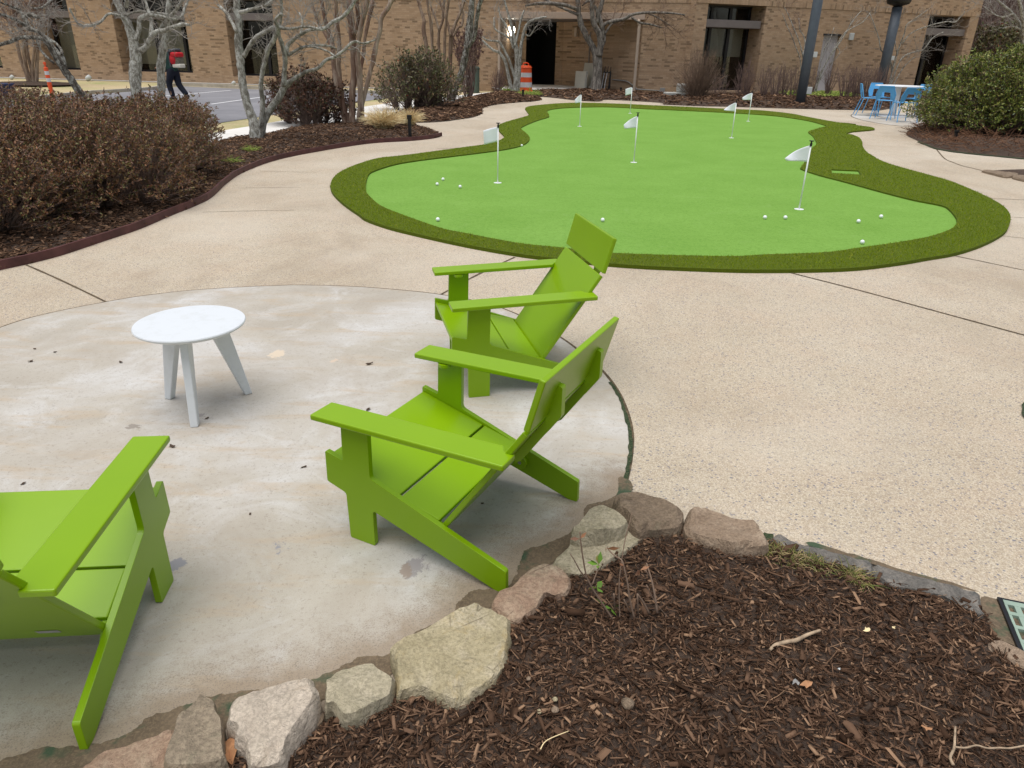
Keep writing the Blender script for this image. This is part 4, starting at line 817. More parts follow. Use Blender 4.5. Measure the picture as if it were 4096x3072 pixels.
# lit lantern in the recess
lp = wl(25.5, 2.2); u_ = np.array([uL[0], uL[1]])
lan = empty('wall_lantern', (lp[0]+u_[0]*.12, lp[1]+u_[1]*.12, 2.42), aL, 'lit white lantern on the dark entrance wall', 'lamp')
MB().box((-.10, -.10, -.14), (.14, .14, .22)).obj('lamp_shade', 'lamp', lan, bevel=.03); MB().lathe([(.15, .22), (.12, .27), (.03, .29)], 12, (.02, .02, 0)).obj('cap', 'canopy', lan)
lp2 = E1+dv*1.2
MB().box((-.1, -.16, -.2), (.1, -.003, .2)).obj('porch_fixture', 'pipe', bld, bevel=.03, loc=(lp2[0], lp2[1], 2.5), rot=(0, 0, aE))

# ------------------------------------------------------------------ trees
def tree(name, label, base, limbs, bark_m, twig_m, gens, cat='tree', group=None, jitter=.5, tw=(.012, .004), extra_up=.2, seed=0, sink=True):
    """limbs: list of (points [(px, px_y, width_px)], depth change); all start at the distance of the base"""
    Y0 = base[1]; root = empty(name, (base[0], base[1], 0), 0, label, cat, group); mb = MB(); stems = []
    for L, dy in limbs:
        pts, rad = [], []
        for i, (px, wpx) in enumerate(L):
            Y = Y0+dy*i/max(1, len(L)-1); p = AT(px, Y); pts.append(p); rad.append(max(.004, .92*wpx/2*float(ROT[2] @ (p-np.array([0, 0, CAM_H])))/CAM_F))
        pts = np.array(pts); rad = np.array(rad)
        Pc = catmull(pts, 4, False); rc = np.interp(np.linspace(0, len(rad)-1, len(Pc)), np.arange(len(rad)), rad)
        Pc = Pc+rng.normal(0, .05, Pc.shape)*np.minimum(rc, .08)[:, None]; rc = rc*(1+.05*rng.normal(size=len(rc)))
        if sink and pts[0][2] < .9:
            d = unit(Pc[0]-Pc[2]) if pts[0][2] > .25 else np.array([0, 0, -1.]); t_ = (pts[0][2]+.05)/max(.3, -d[2]); Pc = np.r_[[Pc[0]+d*t_], Pc]; rc = np.r_[rc[0]*1.15, rc]
        mb.tube(Pc-np.array([base[0], base[1], 0]), rc, 9); k = np.linspace(0, len(Pc)-1, 6).astype(int)
        stems.append(Pc[k])
    mb.obj('trunk', bark_m, root, smooth=True)
    S = np.array(stems); parts = []; cur = S
    for per, L, spread, up, lo in gens:
        cur = shoots(cur, per, L, spread, up, 5, .26, lo); r0 = tw[0]; parts.append(tubes_np(cur, taper(len(cur), 5, r0, r0*.55))); tw = (tw[0]*.6, tw[1])
    if parts:
        v, f = join_np(parts); v = v-np.array([base[0], base[1], 0]); obj('crown', mesh_np('crown', v, f), twig_m, root)
    return root
def L1(*a, w=None): return [(r1(x, y), wd/2.16) for x, y, wd in a]
def L2(*a): return [(r2(x, y), wd/2.16) for x, y, wd in a]
def L3(*a): return [(r3(x, y), wd/2.16) for x, y, wd in a]
def L4(*a): return [(r4(x, y), wd/2.765) for x, y, wd in a]
def L5(*a): return [(r5(x, y), wd/2.1825) for x, y, wd in a]
LZ = ZM(0, 0, 4.147)
def L0(*a): return [(LZ(x, y), wd/4.147) for x, y, wd in a]
gn = [(6, (.3, .9), .9, .2, .45), (4, (.15, .45), 1.0, .15, .3), (3, (.08, .25), 1.1, .1, .3)]
Yt = 17.8
b1 = AT((345, 366), Yt)
tree('leaning_tree', 'dark lichened tree leaning left behind the hedge', (b1[0]+.35, Yt), [
    (L0((1330, 1540, 135), (1200, 1350, 130), (1080, 1170, 130), (1010, 1050, 140), (920, 930, 110), (830, 790, 80), (760, 690, 70), (660, 630, 64), (480, 620, 68), (330, 620, 66), (170, 690, 66), (0, 740, 60), (-160, 770, 50)), -.6),
    (L0((1060, 1100, 90), (1030, 960, 90), (960, 870, 75), (870, 770, 70), (830, 680, 62), (720, 590, 60), (600, 510, 55), (480, 460, 85), (440, 380, 90), (400, 290, 85), (330, 180, 40), (280, 140, 30)), .5),
    (L0((1030, 900, 50), (1010, 820, 45), (940, 730, 40), (840, 650, 36), (700, 570, 34), (560, 520, 30), (420, 490, 20)), 1.),
    (L0((440, 270, 80), (520, 240, 75), (600, 275, 70), (650, 285, 50)), -.3), (L0((420, 420, 70), (300, 350, 60), (130, 275, 50), (0, 235, 46), (-150, 200, 40)), -.5),
    (L0((890, 1040, 45), (760, 930, 44), (680, 830, 40), (640, 740, 38), (600, 650, 30)), .6), (L0((540, 140, 30), (690, 125, 34), (790, 60, 40), (860, -20, 36)), .8), (L0((330, 160, 40), (200, 110, 34), (60, 60, 28), (-60, 20, 24)), -.4)],
     'bark_dark', 'twig_grey', [(6, (.3, .9), .9, .35, .45), (4, (.15, .5), 1.0, .25, .3), (3, (.08, .3), 1.1, .1, .3)], tw=(.010, .003))
b2 = AT((545, 365), Yt)
tree('lichen_tree', 'grey lichened tree forking behind the hedge, left of the worker', (b2[0]+.2, Yt), [
    (L1((1175, 770, 100), (1170, 640, 105), (1175, 520, 110), (1165, 430, 100), (1145, 330, 85), (1110, 220, 75), (1060, 110, 68), (1010, 20, 60), (960, -90, 50)), .5),
    (L1((1215, 440, 60), (1265, 400, 48), (1300, 330, 44), (1350, 275, 42), (1420, 265, 40), (1500, 235, 38), (1580, 212, 36), (1640, 215, 20)), -.5),
    (L1((1300, 310, 40), (1310, 230, 38), (1300, 150, 34), (1270, 60, 30), (1240, -40, 24)), .6), (L1((1175, 350, 50), (1200, 260, 44), (1210, 160, 40), (1290, 130, 36), (1380, 140, 32), (1470, 160, 30), (1540, 165, 20)), .4),
    (L1((1130, 270, 40), (1080, 180, 30), (1040, 140, 26), (940, 120, 22), (870, 190, 22), (780, 220, 22), (690, 215, 26), (640, 150, 18), (600, 70, 16)), -.7), (L1((1090, 60, 40), (1100, -30, 34), (1120, -120, 28)), -.3)],
     'bark_lichen', 'twig_grey', gn, tw=(.010, .003))
b3 = AT((652, 368), Yt+.6)
tree('lichen_tree', 'slim grey lichened tree standing in front of the worker', (b3[0]+.1, Yt+.6), [
    (L1((1395, 790, 74), (1395, 680, 74), (1392, 570, 78), (1410, 430, 72), (1430, 320, 58), (1445, 220, 52), (1450, 120, 50), (1460, 20, 48), (1470, -90, 42)), .3),
    (L1((1440, 200, 40), (1500, 110, 34), (1560, 30, 30), (1610, -60, 24)), -.4), (L1((1445, 170, 34), (1390, 240, 26), (1350, 280, 20)), .4), (L1((1470, 130, 30), (1560, 150, 26), (1600, 60, 22), (1640, -30, 18)), .6), (L1((1450, 130, 30), (1330, 110, 28), (1200, 100, 22), (1090, 130, 16)), -.3)],
     'bark_lichen', 'twig_grey', gn, tw=(.009, .003))
b4 = G(r2(270, 1232))
tree('lichen_tree', 'pale grey four stemmed tree in the left bed with crooked branches', (b4[0], b4[1]), [
    (L2((265, 1225, 110), (255, 1120, 100), (235, 1020, 85), (190, 900, 75), (155, 740, 72), (140, 620, 70), (130, 500, 72), (115, 380, 72), (120, 260, 72), (110, 130, 66), (100, 10, 60), (95, -90, 50)), .4),
    (L2((300, 1130, 60), (320, 1000, 52), (325, 870, 46), (310, 740, 42), (325, 620, 40), (355, 500, 42), (375, 420, 42), (430, 330, 44), (450, 230, 38), (435, 170, 30), (490, 120, 30)), -.5),
    (L2((310, 1170, 70), (345, 1030, 60), (400, 930, 64), (480, 820, 66), (520, 740, 56), (600, 680, 36), (700, 620, 34), (800, 590, 32), (870, 520, 30), (950, 490, 28), (1030, 430, 26), (1110, 360, 24), (1200, 375, 20), (1300, 345, 14)), .4),
    (L2((510, 740, 52), (510, 640, 46), (520, 520, 44), (500, 410, 40), (465, 290, 34), (480, 180, 28), (490, 60, 26), (480, -60, 22)), -.3), (L2((530, 480, 40), (545, 390, 38), (620, 320, 34), (740, 255, 32), (860, 245, 34), (930, 190, 32), (1010, 150, 34), (1090, 60, 30), (1150, -40, 24)), .5),
    (L2((160, 490, 42), (200, 420, 40), (260, 330, 38), (350, 275, 38), (430, 235, 36), (560, 250, 26), (700, 230, 24), (840, 260, 20)), -.4), (L2((100, 280, 34), (60, 190, 32), (20, 120, 28), (-60, 40, 24)), .5), (L2((130, 110, 40), (230, 80, 30), (340, 50, 26), (440, -20, 20)), -.3), (L2((545, 480, 30), (640, 420, 26), (740, 395, 24), (880, 395, 18), (960, 420, 12)), .6), (L2((650, 300, 22), (670, 190, 18), (640, 110, 14)), .3), (L2((960, 495, 20), (880, 440, 18), (760, 405, 18), (650, 410, 14)), .2)],
     'bark_lichen', 'twig_grey', [(6, (.2, .6), .9, .3, .4), (5, (.12, .4), 1.0, .2, .3), (3, (.06, .2), 1.1, .1, .3)], tw=(.008, .003))
b5 = G(r2(1110, 1088))
tree('crepe_myrtle', 'reddish brown multi trunk crepe myrtle behind the tan grasses', (b5[0], b5[1]), [
    (L2((1100, 1085, 66), (1095, 950, 64), (1100, 800, 62), (1115, 640, 60), (1110, 480, 58), (1100, 330, 70), (1090, 180, 66), (1080, 60, 64), (1085, -80, 60)), .2),
    (L2((1150, 1080, 58), (1165, 960, 54), (1170, 840, 50), (1160, 700, 46), (1150, 560, 44), (1150, 400, 44), (1170, 260, 46), (1200, 120, 50), (1230, 0, 46), (1250, -100, 40)), -.3),
    (L2((1045, 1070, 64), (1020, 960, 56), (990, 840, 50), (960, 700, 48), (940, 560, 46), (930, 400, 44), (890, 260, 40), (850, 100, 36), (830, -60, 32)), .4),
    (L2((1060, 1060, 50), (1020, 900, 44), (1000, 740, 42), (980, 560, 44), (985, 380, 42), (970, 220, 40), (960, 80, 38), (950, -60, 34)), -.4),
    (L2((1185, 900, 36), (1220, 760, 42), (1250, 640, 40), (1275, 540, 46), (1290, 470, 50), (1310, 370, 42), (1340, 260, 40), (1350, 160, 44), (1400, 80, 44), (1450, -10, 40), (1500, -100, 34)), .3),
    (L2((1180, 760, 30), (1175, 600, 30), (1195, 480, 32), (1210, 330, 30), (1240, 180, 34), (1270, 40, 40), (1280, -60, 36)), .5), (L2((1110, 300, 40), (1150, 180, 40), (1140, 60, 36), (1150, -60, 30)), -.2), (L2((930, 420, 34), (870, 300, 30), (800, 180, 24), (760, 60, 20)), .2)],
     'bark_red', 'twig_grey', [(5, (.3, .9), .6, .4, .55), (4, (.2, .5), .9, .2, .4), (3, (.1, .3), 1., .1, .3)], tw=(.009, .003))
b6 = G(r2(1960, 905))
tree('crepe_myrtle', 'tan many stemmed crepe myrtle behind the olive bush', (b6[0]-.3, b6[1]+.4), [
    (L2((1800, 870, 30), (1790, 600, 30), (1750, 430, 38), (1715, 260, 40), (1720, 180, 34), (1690, 80, 28), (1650, -60, 26)), .3), (L2((1820, 870, 26), (1805, 560, 24), (1790, 380, 26), (1780, 220, 34), (1760, 100, 24), (1740, -60, 22)), -.3),
    (L2((1850, 870, 30), (1855, 560, 26), (1845, 300, 26), (1880, 180, 22), (1890, 60, 20), (1900, -60, 18)), .3), (L2((1860, 860, 30), (1890, 560, 26), (1900, 320, 28), (1910, 180, 22), (1930, 40, 24), (1935, -60, 20)), -.4),
    (L2((1930, 880, 44), (1945, 560, 42), (1955, 320, 44), (1985, 220, 30), (2040, 90, 26), (2090, -60, 24)), .3), (L2((1950, 310, 26), (1930, 230, 26), (1900, 130, 22), (1860, 20, 20), (1840, -60, 18)), .2), (L2((1970, 320, 22), (2010, 240, 22), (2045, 220, 22), (2060, 130, 20), (2030, 20, 16)), .4), (L2((1850, 260, 22), (1820, 160, 20), (1780, 60, 18)), .1)],
     'bark_myrtle', 'twig_grey', [(4, (.3, .8), .5, .5, .6), (3, (.15, .4), .8, .3, .4)], tw=(.008, .003))
tree('crepe_myrtle', 'dark leaning crepe myrtle trunk beside the olive bush', (b6[0], b6[1]), [
    (L2((1955, 900, 50), (1985, 780, 60), (2030, 660, 60), (2065, 540, 62), (2085, 420, 60), (2110, 300, 62), (2120, 180, 60), (2130, 60, 54), (2140, -80, 46)), .3),
    (L2((2090, 420, 40), (2150, 320, 44), (2170, 200, 40), (2190, 80, 40), (2230, -60, 34)), -.3), (L2((2080, 500, 36), (2085, 350, 34), (2095, 220, 30), (2120, 80, 26)), .4)],
     'bark_dark', 'twig_grey', [(4, (.3, .8), .6, .4, .6), (3, (.15, .4), .9, .2, .4)], tw=(.008, .003))
b7 = AT(r3(560, 800), 32.6)
tree('silver_tree', 'silvery multi stem small tree beside the orange traffic drum', (b7[0], b7[1]), [
    (L3((565, 798, 60), (575, 680, 54), (580, 560, 48), (575, 440, 44), (550, 320, 36), (530, 220, 30), (500, 110, 22), (470, 0, 18), (450, -80, 14)), .2),
    (L3((590, 790, 30), (600, 640, 30), (605, 500, 30), (620, 360, 30), (650, 240, 28), (700, 180, 24), (780, 155, 18), (840, 145, 10)), -.3),
    (L3((535, 790, 36), (510, 680, 34), (480, 540, 30), (430, 460, 26), (370, 430, 24), (300, 370, 22), (240, 310, 18)), .3),
    (L3((550, 640, 26), (510, 520, 24), (460, 420, 22), (420, 360, 20), (330, 350, 16), (280, 320, 12)), -.3), (L3((585, 560, 26), (560, 420, 24), (520, 340, 20), (470, 300, 18), (390, 250, 16), (380, 150, 12)), .4), (L3((600, 470, 22), (640, 310, 20), (690, 310, 14), (740, 230, 10)), -.2), (L3((560, 400, 26), (590, 280, 22), (610, 180, 18), (640, 90, 14)), .2), (L3((545, 420, 20), (500, 250, 20), (440, 150, 16), (420, 60, 12)), .2)],
     'bark_lichen', 'twig_grey', [(6, (.3, .9), .7, .35, .3), (4, (.2, .6), .9, .2, .3), (3, (.1, .3), 1., .1, .3)], tw=(.009, .004))
b8 = AT(r3(1262, 785), 33.3)
tree('cherry_tree', 'bare grey brown tree beside the beige panels at the entrance', (b8[0], b8[1]), [
    (L3((1262, 785, 110), (1270, 700, 90), (1275, 600, 88), (1272, 500, 86), (1240, 420, 60), (1190, 330, 58), (1140, 230, 54), (1115, 120, 50), (1105, 20, 46), (1090, -80, 40)), .3),
    (L3((1285, 480, 70), (1300, 400, 60), (1290, 300, 56), (1250, 220, 52), (1230, 140, 46), (1230, 40, 44), (1235, -80, 40)), -.3), (L3((1300, 420, 46), (1330, 330, 44), (1310, 230, 44), (1290, 130, 42), (1310, 30, 44), (1340, -80, 38)), .3),
    (L3((1320, 340, 30), (1330, 220, 30), (1400, 185, 32), (1500, 165, 30), (1580, 125, 28), (1680, 110, 24), (1800, 110, 22), (1930, 115, 18), (2030, 130, 12)), -.6), (L3((1570, 150, 22), (1640, 195, 20), (1730, 210, 18), (1830, 240, 12)), -.4), (L3((1340, 290, 22), (1400, 205, 20), (1480, 175, 14)), .3),
    (L3((1110, 130, 28), (1020, 90, 26), (930, 50, 24), (850, 10, 20), (760, -40, 16)), .4), (L3((1095, 80, 34), (1000, 45, 34), (880, 30, 32), (760, 30, 26), (650, 50, 16)), -.4), (L3((1270, 200, 30), (1265, 80, 26), (1200, 10, 20), (1140, 50, 14)), .2), (L3((1700, 110, 14), (1790, 150, 14), (1900, 220, 10)), -.2)],
     'bark_cherry', 'twig_brown', [(7, (.4, 1.1), .8, .15, .4), (5, (.2, .6), .9, .1, .3), (3, (.1, .35), 1., .1, .3)], tw=(.012, .004))
b9 = G(LZ(560, 1395))
tree('crepe_myrtle', 'pale vase shaped crepe myrtle in a mulch ring on the lawn', (b9[0], b9[1]), [
    (L0((500, 1390, 80), (430, 1200, 70), (350, 1000, 60), (300, 800, 55), (270, 690, 50), (130, 520, 46), (0, 380, 40), (-120, 260, 36)), .4), (L0((520, 1390, 70), (440, 1150, 70), (400, 900, 62), (380, 690, 60), (250, 520, 50), (120, 330, 46), (20, 200, 40)), -.4),
    (L0((560, 1390, 70), (520, 1150, 56), (460, 900, 50), (440, 700, 46), (420, 560, 44), (330, 420, 40), (250, 250, 36), (200, 60, 34)), .3), (L0((570, 1380, 60), (540, 1150, 50), (560, 900, 44), (580, 760, 46), (540, 640, 42), (530, 450, 40), (510, 250, 36), (480, 60, 34)), -.3),
    (L0((610, 1380, 66), (610, 1150, 64), (620, 900, 60), (630, 680, 66), (640, 520, 60), (640, 360, 56), (680, 200, 50), (660, 40, 46), (670, -100, 40)), .3), (L0((640, 620, 40), (700, 500, 40), (730, 330, 38), (740, 150, 34), (800, 0, 30)), -.2), (L0((430, 640, 40), (360, 560, 40), (280, 380, 36), (270, 150, 30)), .2)],
     'bark_myrtle', 'twig_purple', [(9, (.5, 1.6), .7, .2, .5), (6, (.3, .8), .9, .1, .3), (4, (.2, .5), 1., 0., .3)], tw=(.014, .004))
ring_ = catmull(b9[:2]+np.array([(1.7*math.cos(t), 1.3*math.sin(t)) for t in np.linspace(0, 2*math.pi, 12, endpoint=False)]), 3); bed(ring_, .1, .4, .4)
# right hand small trees by the wing
b10 = AT(r4(1560, 1010), 34.0)
tree('young_tree', 'thin young tree arching over the grey door', (b10[0], b10[1]), [
    (L4((1530, 1020, 16), (1590, 850, 18), (1680, 680, 16), (1800, 500, 16), (1880, 380, 16), (1930, 290, 12), (1990, 200, 9), (2060, 120, 7)), .2), (L4((1570, 960, 14), (1640, 760, 12), (1700, 640, 12), (1770, 520, 10), (1870, 370, 12), (1960, 310, 10), (2080, 240, 9), (2160, 140, 7)), -.2), (L4((1580, 930, 10), (1680, 760, 9), (1800, 620, 9), (1820, 560, 7), (1760, 480, 6)), .3), (L4((1570, 980, 12), (1600, 780, 10), (1640, 560, 9), (1720, 420, 7), (1760, 300, 6)), .4)],
     'bark_lichen', 'twig_grey', [(6, (.3, .9), .7, .3, .3), (4, (.2, .5), .9, .2, .3)], tw=(.007, .003), group='bare young trees by the right wing')
b11 = AT(r4(1400, 1010), 33.5)
tree('young_tree', 'thin young tree left of the first slate pole', (b11[0], b11[1]), [
    (L4((1400, 1020, 14), (1420, 750, 13), (1410, 600, 13), (1370, 450, 12), (1310, 300, 10), (1260, 180, 8), (1210, 80, 6)), .2), (L4((1390, 1000, 12), (1390, 690, 10), (1340, 530, 10), (1300, 420, 9), (1230, 260, 7), (1190, 150, 5)), -.2), (L4((1410, 620, 12), (1440, 490, 14), (1420, 390, 10), (1380, 330, 8), (1370, 200, 6)), .2)],
     'bark_lichen', 'twig_purple', [(6, (.3, .9), .7, .3, .3), (4, (.2, .5), .9, .2, .3)], tw=(.007, .003), group='bare young trees by the right wing')
b12 = AT(r5(580, 770), 35.5)
tree('young_tree', 'bare branching young tree beside the dark right hand window', (b12[0], b12[1]), [
    (L5((575, 770, 16), (590, 620, 16), (570, 500, 14), (500, 440, 12), (480, 340, 10), (440, 220, 8), (400, 120, 6)), .2), (L5((560, 760, 18), (600, 600, 16), (650, 430, 14), (700, 300, 12), (720, 220, 10), (800, 160, 8), (900, 90, 6)), -.2), (L5((580, 760, 16), (640, 580, 12), (700, 490, 12), (800, 450, 12), (870, 430, 10), (950, 330, 9), (1040, 280, 7)), .3),
     (L5((600, 760, 12), (660, 640, 10), (720, 560, 9), (790, 500, 7)), .2), (L5((680, 380, 12), (760, 290, 10), (900, 230, 9), (1060, 190, 8), (1150, 190, 7), (1230, 100, 6)), -.3), (L5((640, 480, 10), (620, 330, 9), (660, 200, 7), (640, 100, 5)), .3)],
     'bark_lichen', 'twig_grey', [(9, (.4, 1.2), .8, .3, .3), (5, (.2, .6), .9, .2, .3), (3, (.1, .3), 1, .1, .3)], tw=(.008, .003), group='bare young trees by the right wing')

# ------------------------------------------------------------------ shrubs
def shrub(name, label, base, foot, height, targets, mats, leaf, cat='bush', group=None, nstem=14, per_leaf=8, lsize=(.035, .014), tw_r=.004, fill=.35, profile=2.4, base_r=.35, low=.0, twigs=2, up=.4, tl=(.08, .25), rz=0., noise_amp=.14):
    """stems from the ground to points on a rounded body foot x height, with side twigs and leaves"""
    root = empty(name, (base[0], base[1], 0), rz, label, cat, group); n = targets
    th = rng.uniform(0, 2*np.pi, n); zz = low+(1-low)*rng.uniform(0, 1, n)**.75; rr = (1-np.abs(zz*1.0-.0)**profile)**(1/profile); rr = np.maximum(rr, 0)
    top = rng.uniform(size=n) < .45; q = np.sqrt(rng.uniform(size=n)); rr = np.where(top, q*.98, rr); zz = np.where(top, (1-rr**profile)**(1/profile), zz)
    inn = np.where(rng.uniform(size=n) < fill, rng.uniform(.45, 1, n), rng.uniform(.88, 1.05, n))
    sm = 1+noise_amp*nz(np.c_[np.cos(th)*2.2*rr, np.sin(th)*2.2*rr, zz*2.2], 1.3, base[0])*2
    T = np.c_[foot[0]*rr*np.cos(th)*inn*sm, foot[1]*rr*np.sin(th)*inn*sm, height*zz*np.where(inn < .85, inn, 1)*sm]; T[:, 2] = np.maximum(T[:, 2], .04)
    sb = np.c_[rng.normal(0, base_r, (nstem, 2))*np.array(foot)*.6]; near_ = np.argmin(((T[:, None, :2]*.7-sb[None])**2).sum(-1)+rng.uniform(0, .08, (n, nstem))*max(foot), 1)
    o = np.c_[sb[near_], np.full(n, -.02)]; K = 6; s = np.linspace(0, 1, K)[None, :, None]; mid = np.c_[o[:, :2]*.65+T[:, :2]*.35, T[:, 2]*.55]
    P = (1-s)**2*o[:, None]+2*s*(1-s)*mid[:, None]+s*s*T[:, None]; P[:, 1:] += rng.normal(0, .018*height, (n, K-1, 3)); P[:, -1] = T
    parts = [tubes_np(P, taper(n, K, tw_r*1.6, tw_r*.5))]; tips = [P]
    if twigs:
        Q = shoots(P, twigs, tl, .8, up, 4, .2, .55); parts.append(tubes_np(Q, taper(len(Q), 4, tw_r*.6, tw_r*.35))); tips.append(Q)
    v, f = join_np(parts); obj('stems', mesh_np('stems', v, f), mats, root)
    if leaf:
        cs, ds = [], []
        for S in tips:
            m = len(S)*per_leaf//(1 if S is tips[0] else 2); i = rng.integers(0, len(S), m); k = S.shape[1]; t_ = (k-1)*(1-rng.uniform(0, .35, m)**1.3) - 1e-3; j = np.clip(t_.astype(int), 0, k-2); fr2 = (t_-j)[:, None]
            c = S[i, j]*(1-fr2)+S[i, j+1]*fr2; d = unit(S[i, j+1]-S[i, j]); cs.append(c); ds.append(unit(d*.6+rng.normal(size=(m, 3))*.75+np.array([0, 0, .15])))
        c, d = np.concatenate(cs), np.concatenate(ds); ok = c[:, 2] > .03
        v, f = leaves_np(c[ok], d[ok], lsize[0], lsize[1]); obj('foliage', mesh_np('foliage', v, f), leaf, root)
    return root
# the brown hedge on the left: three plants grown together
hg = 'brown clipped hedge plants on the left'
for lb, c_, ft, h_, n_ in [('brown winter hedge plant cut off by the left edge, nearest the camera', (-5.7, 6.75), (1.6, 1.5), 1.0, 2500), ('brown winter hedge plant overhanging the maroon edging in the middle', (-4.85, 8.15), (1.2, 1.5), 1.0, 2100),
                        ('brown winter hedge plant at the right end, nearest the forked grey tree', (-4.85, 9.9), (.85, 1.3), 1.0, 1500), ('brown winter hedge plant at the back, in front of the leaning tree', (-6.95, 9.7), (1.9, 1.7), 1.08, 2300)]:
    shrub('hedge', lb, c_, ft, h_, n_, 'twig_hedge', 'leaf_hedge', group=hg, nstem=int(n_/70), per_leaf=14, lsize=(.034, .015), tw_r=.0036, tl=(.05, .14), up=.1, profile=4.0, fill=.3, base_r=.5, low=.12, noise_amp=.06)
gs = G(r5(1500, 1250))
shrub('azalea_bush', 'large rounded green bush at the right edge', (gs[0]+.98, gs[1]+1.35), (2.2, 1.75), 1.80, 4200, 'twig_hedge', 'leaf_green', nstem=30, per_leaf=11, lsize=(.062, .026), tw_r=.005, profile=2.3, fill=.2, base_r=.3, tl=(.1, .28), noise_amp=.09, low=.16)
gs = G(r2(690, 1085))
shrub('dark_bush', 'dark red leaved bush between the forked tree and the crepe myrtle', (gs[0], gs[1]+.35), (1.15, .8), 1.12, 520, 'twig_hedge', 'leaf_red', nstem=14, per_leaf=8, lsize=(.07, .032), tw_r=.006, profile=2.2, fill=.3, base_r=.3, low=.12)
gs = G(r2(1680, 960))
shrub('olive_bush', 'loose olive green bush with a few red blooms in the second bed', (gs[0], gs[1]+.3), (1.42, .95), 1.6, 560, 'twig_hedge', 'leaf_mixed', nstem=12, per_leaf=6, lsize=(.085, .036), tw_r=.008, profile=2.0, fill=.4, base_r=.25, low=.12, tl=(.15, .4))
gs = G(r2(2110, 850))
shrub('flowering_shrub', 'upright shrub with faded purple flower heads in the second bed', (gs[0], gs[1]), (.62, .5), 2.25, 80, 'twig_purple', 'leaf_plume', nstem=8, per_leaf=22, lsize=(.07, .035), tw_r=.008, profile=5, fill=0, base_r=.25, low=.72)
gs = G(r3(420, 795))
shrub('bare_shrub', 'small dark bare shrub left of the silver tree', (gs[0], gs[1]), (.42, .35), .9, 90, 'twig_purple', 'leaf_plume', nstem=6, per_leaf=3, lsize=(.05, .02), tw_r=.007, fill=.3)
br = 'bare winter shrubs along the right wing'
def bare(label, fn, x, y, w_, h, n=240, mat='twig_brown', **k):
    g = G(fn(x, y)); kw = dict(group=br, nstem=12, tw_r=.007, twigs=3, tl=(.15, .4), fill=.25, profile=2.6, up=.6, base_r=.2); kw.update(k)
    return shrub('bare_shrub', label, (g[0], g[1]), (w_, w_*.75), h, int(n*(.62 if n < 200 else .8)), mat, None, **kw)
bare('dense rounded bare brown shrub in front of the left window of the wing', r4, 230, 1110, 1.15, 1.9, 520, profile=2.1, low=.25, tw_r=.006, up=.1, tl=(.1, .28), base_r=.1, nstem=8, fill=.45)
bare('bare upright shrub under the right jamb of the window', r4, 750, 1095, .55, 1.35, 130, 'twig_purple')
bare('low bare shrub beneath the window sill', r4, 470, 1085, .45, .8, 60, 'twig_purple')
for i, (x, lb) in enumerate([(970, 'first thin bare shrub of the row right of the window'), (1090, 'second thin bare shrub of the row right of the window'), (1190, 'third thin bare shrub of the row right of the window'), (1300, 'last thin bare shrub before the first slate pole')]): bare(lb, r4, x, 1100, .42, 1.15, 55, 'twig_purple', low=.6, profile=6)
bare('thin bare shrub at the foot of the first slate pole', r4, 1490, 1095, .3, 1.3, 45, 'twig_purple', low=.6, profile=6)
bare('bare shrub standing in front of the grey door', r4, 1680, 1105, .32, 1.3, 60, 'twig_purple', low=.5, profile=6)
for x, lb in [(1860, 'bare shrub right of the grey door'), (1980, 'middle bare shrub between the door and the blue chairs'), (2100, 'bare shrub left of the blue chairs'), (2230, 'bare shrub at the foot of the second slate pole')]: bare(lb, r4, x, 1120, .5, 1.2, 75, 'twig_purple', low=.55, profile=6)

# tan grass clumps and sprouts in the left bed
for x, y, n, L, lb in [(1375, 1140, 900, (.28, .55), 'larger tan ornamental grass clump near the tip of the left bed'), (1590, 1098, 480, (.25, .46), 'smaller tan ornamental grass clump beside the path light')]:
    g = G(r2(x, y)); tufts('grass_clump', g[:2], lzf, n, L, 'tan_grass', lb, 'grass clump', 'tan ornamental grasses', width=.006, spread=.30, bend=.34, rad=.17 if n > 600 else .11)
for x, y, lb in [(1590, 505, 'bright green grass sprout near the forked grey tree'), (1470, 570, 'small green sprout at the end of the hedge')]:
    g = G(pz(x, y)); tufts('grass_sprout', g[:2], lzf, 90, (.08, .16), 'wild_grass', lb, 'sprout', 'green sprouts in the left bed', width=.004, spread=.7, rad=.09)
for x, y, lb, n in [(680, 835, 'yellow green plant at the foot of the traffic drum', 260), (510, 806, 'little yellow green plant left of the silver tree', 70)]:
    g = G(r3(x, y)); tufts('low_plant', g[:2], .09, n, (.15, .35), 'wild_grass', lb, 'plant', 'low plants in the second bed', width=.012, spread=.8, rad=.35 if n > 100 else .15)
gl_ = gp(sC, [(1660, 620), (1720, 640), (1800, 660), (1880, 690), (1960, 720), (2050, 740), (2120, 760), (1700, 680), (1780, 720), (1900, 760), (2200, 790)], .03)
tufts('grass_tuft', gl_, .03, 330, (.025, .06), 'green_grass', 'yellowing tuft of grass against the slate grey stone', 'grass tuft', width=.0018, spread=.8, rad=.035)
gl_ = gp(sD, [(640, 400), (680, 420), (720, 450)], .03)
tufts('grass_tuft', gl_, .03, 110, (.03, .07), 'green_grass', 'sparse small grass tuft along the low stones', 'grass tuft', width=.0016, spread=.9, rad=.03)

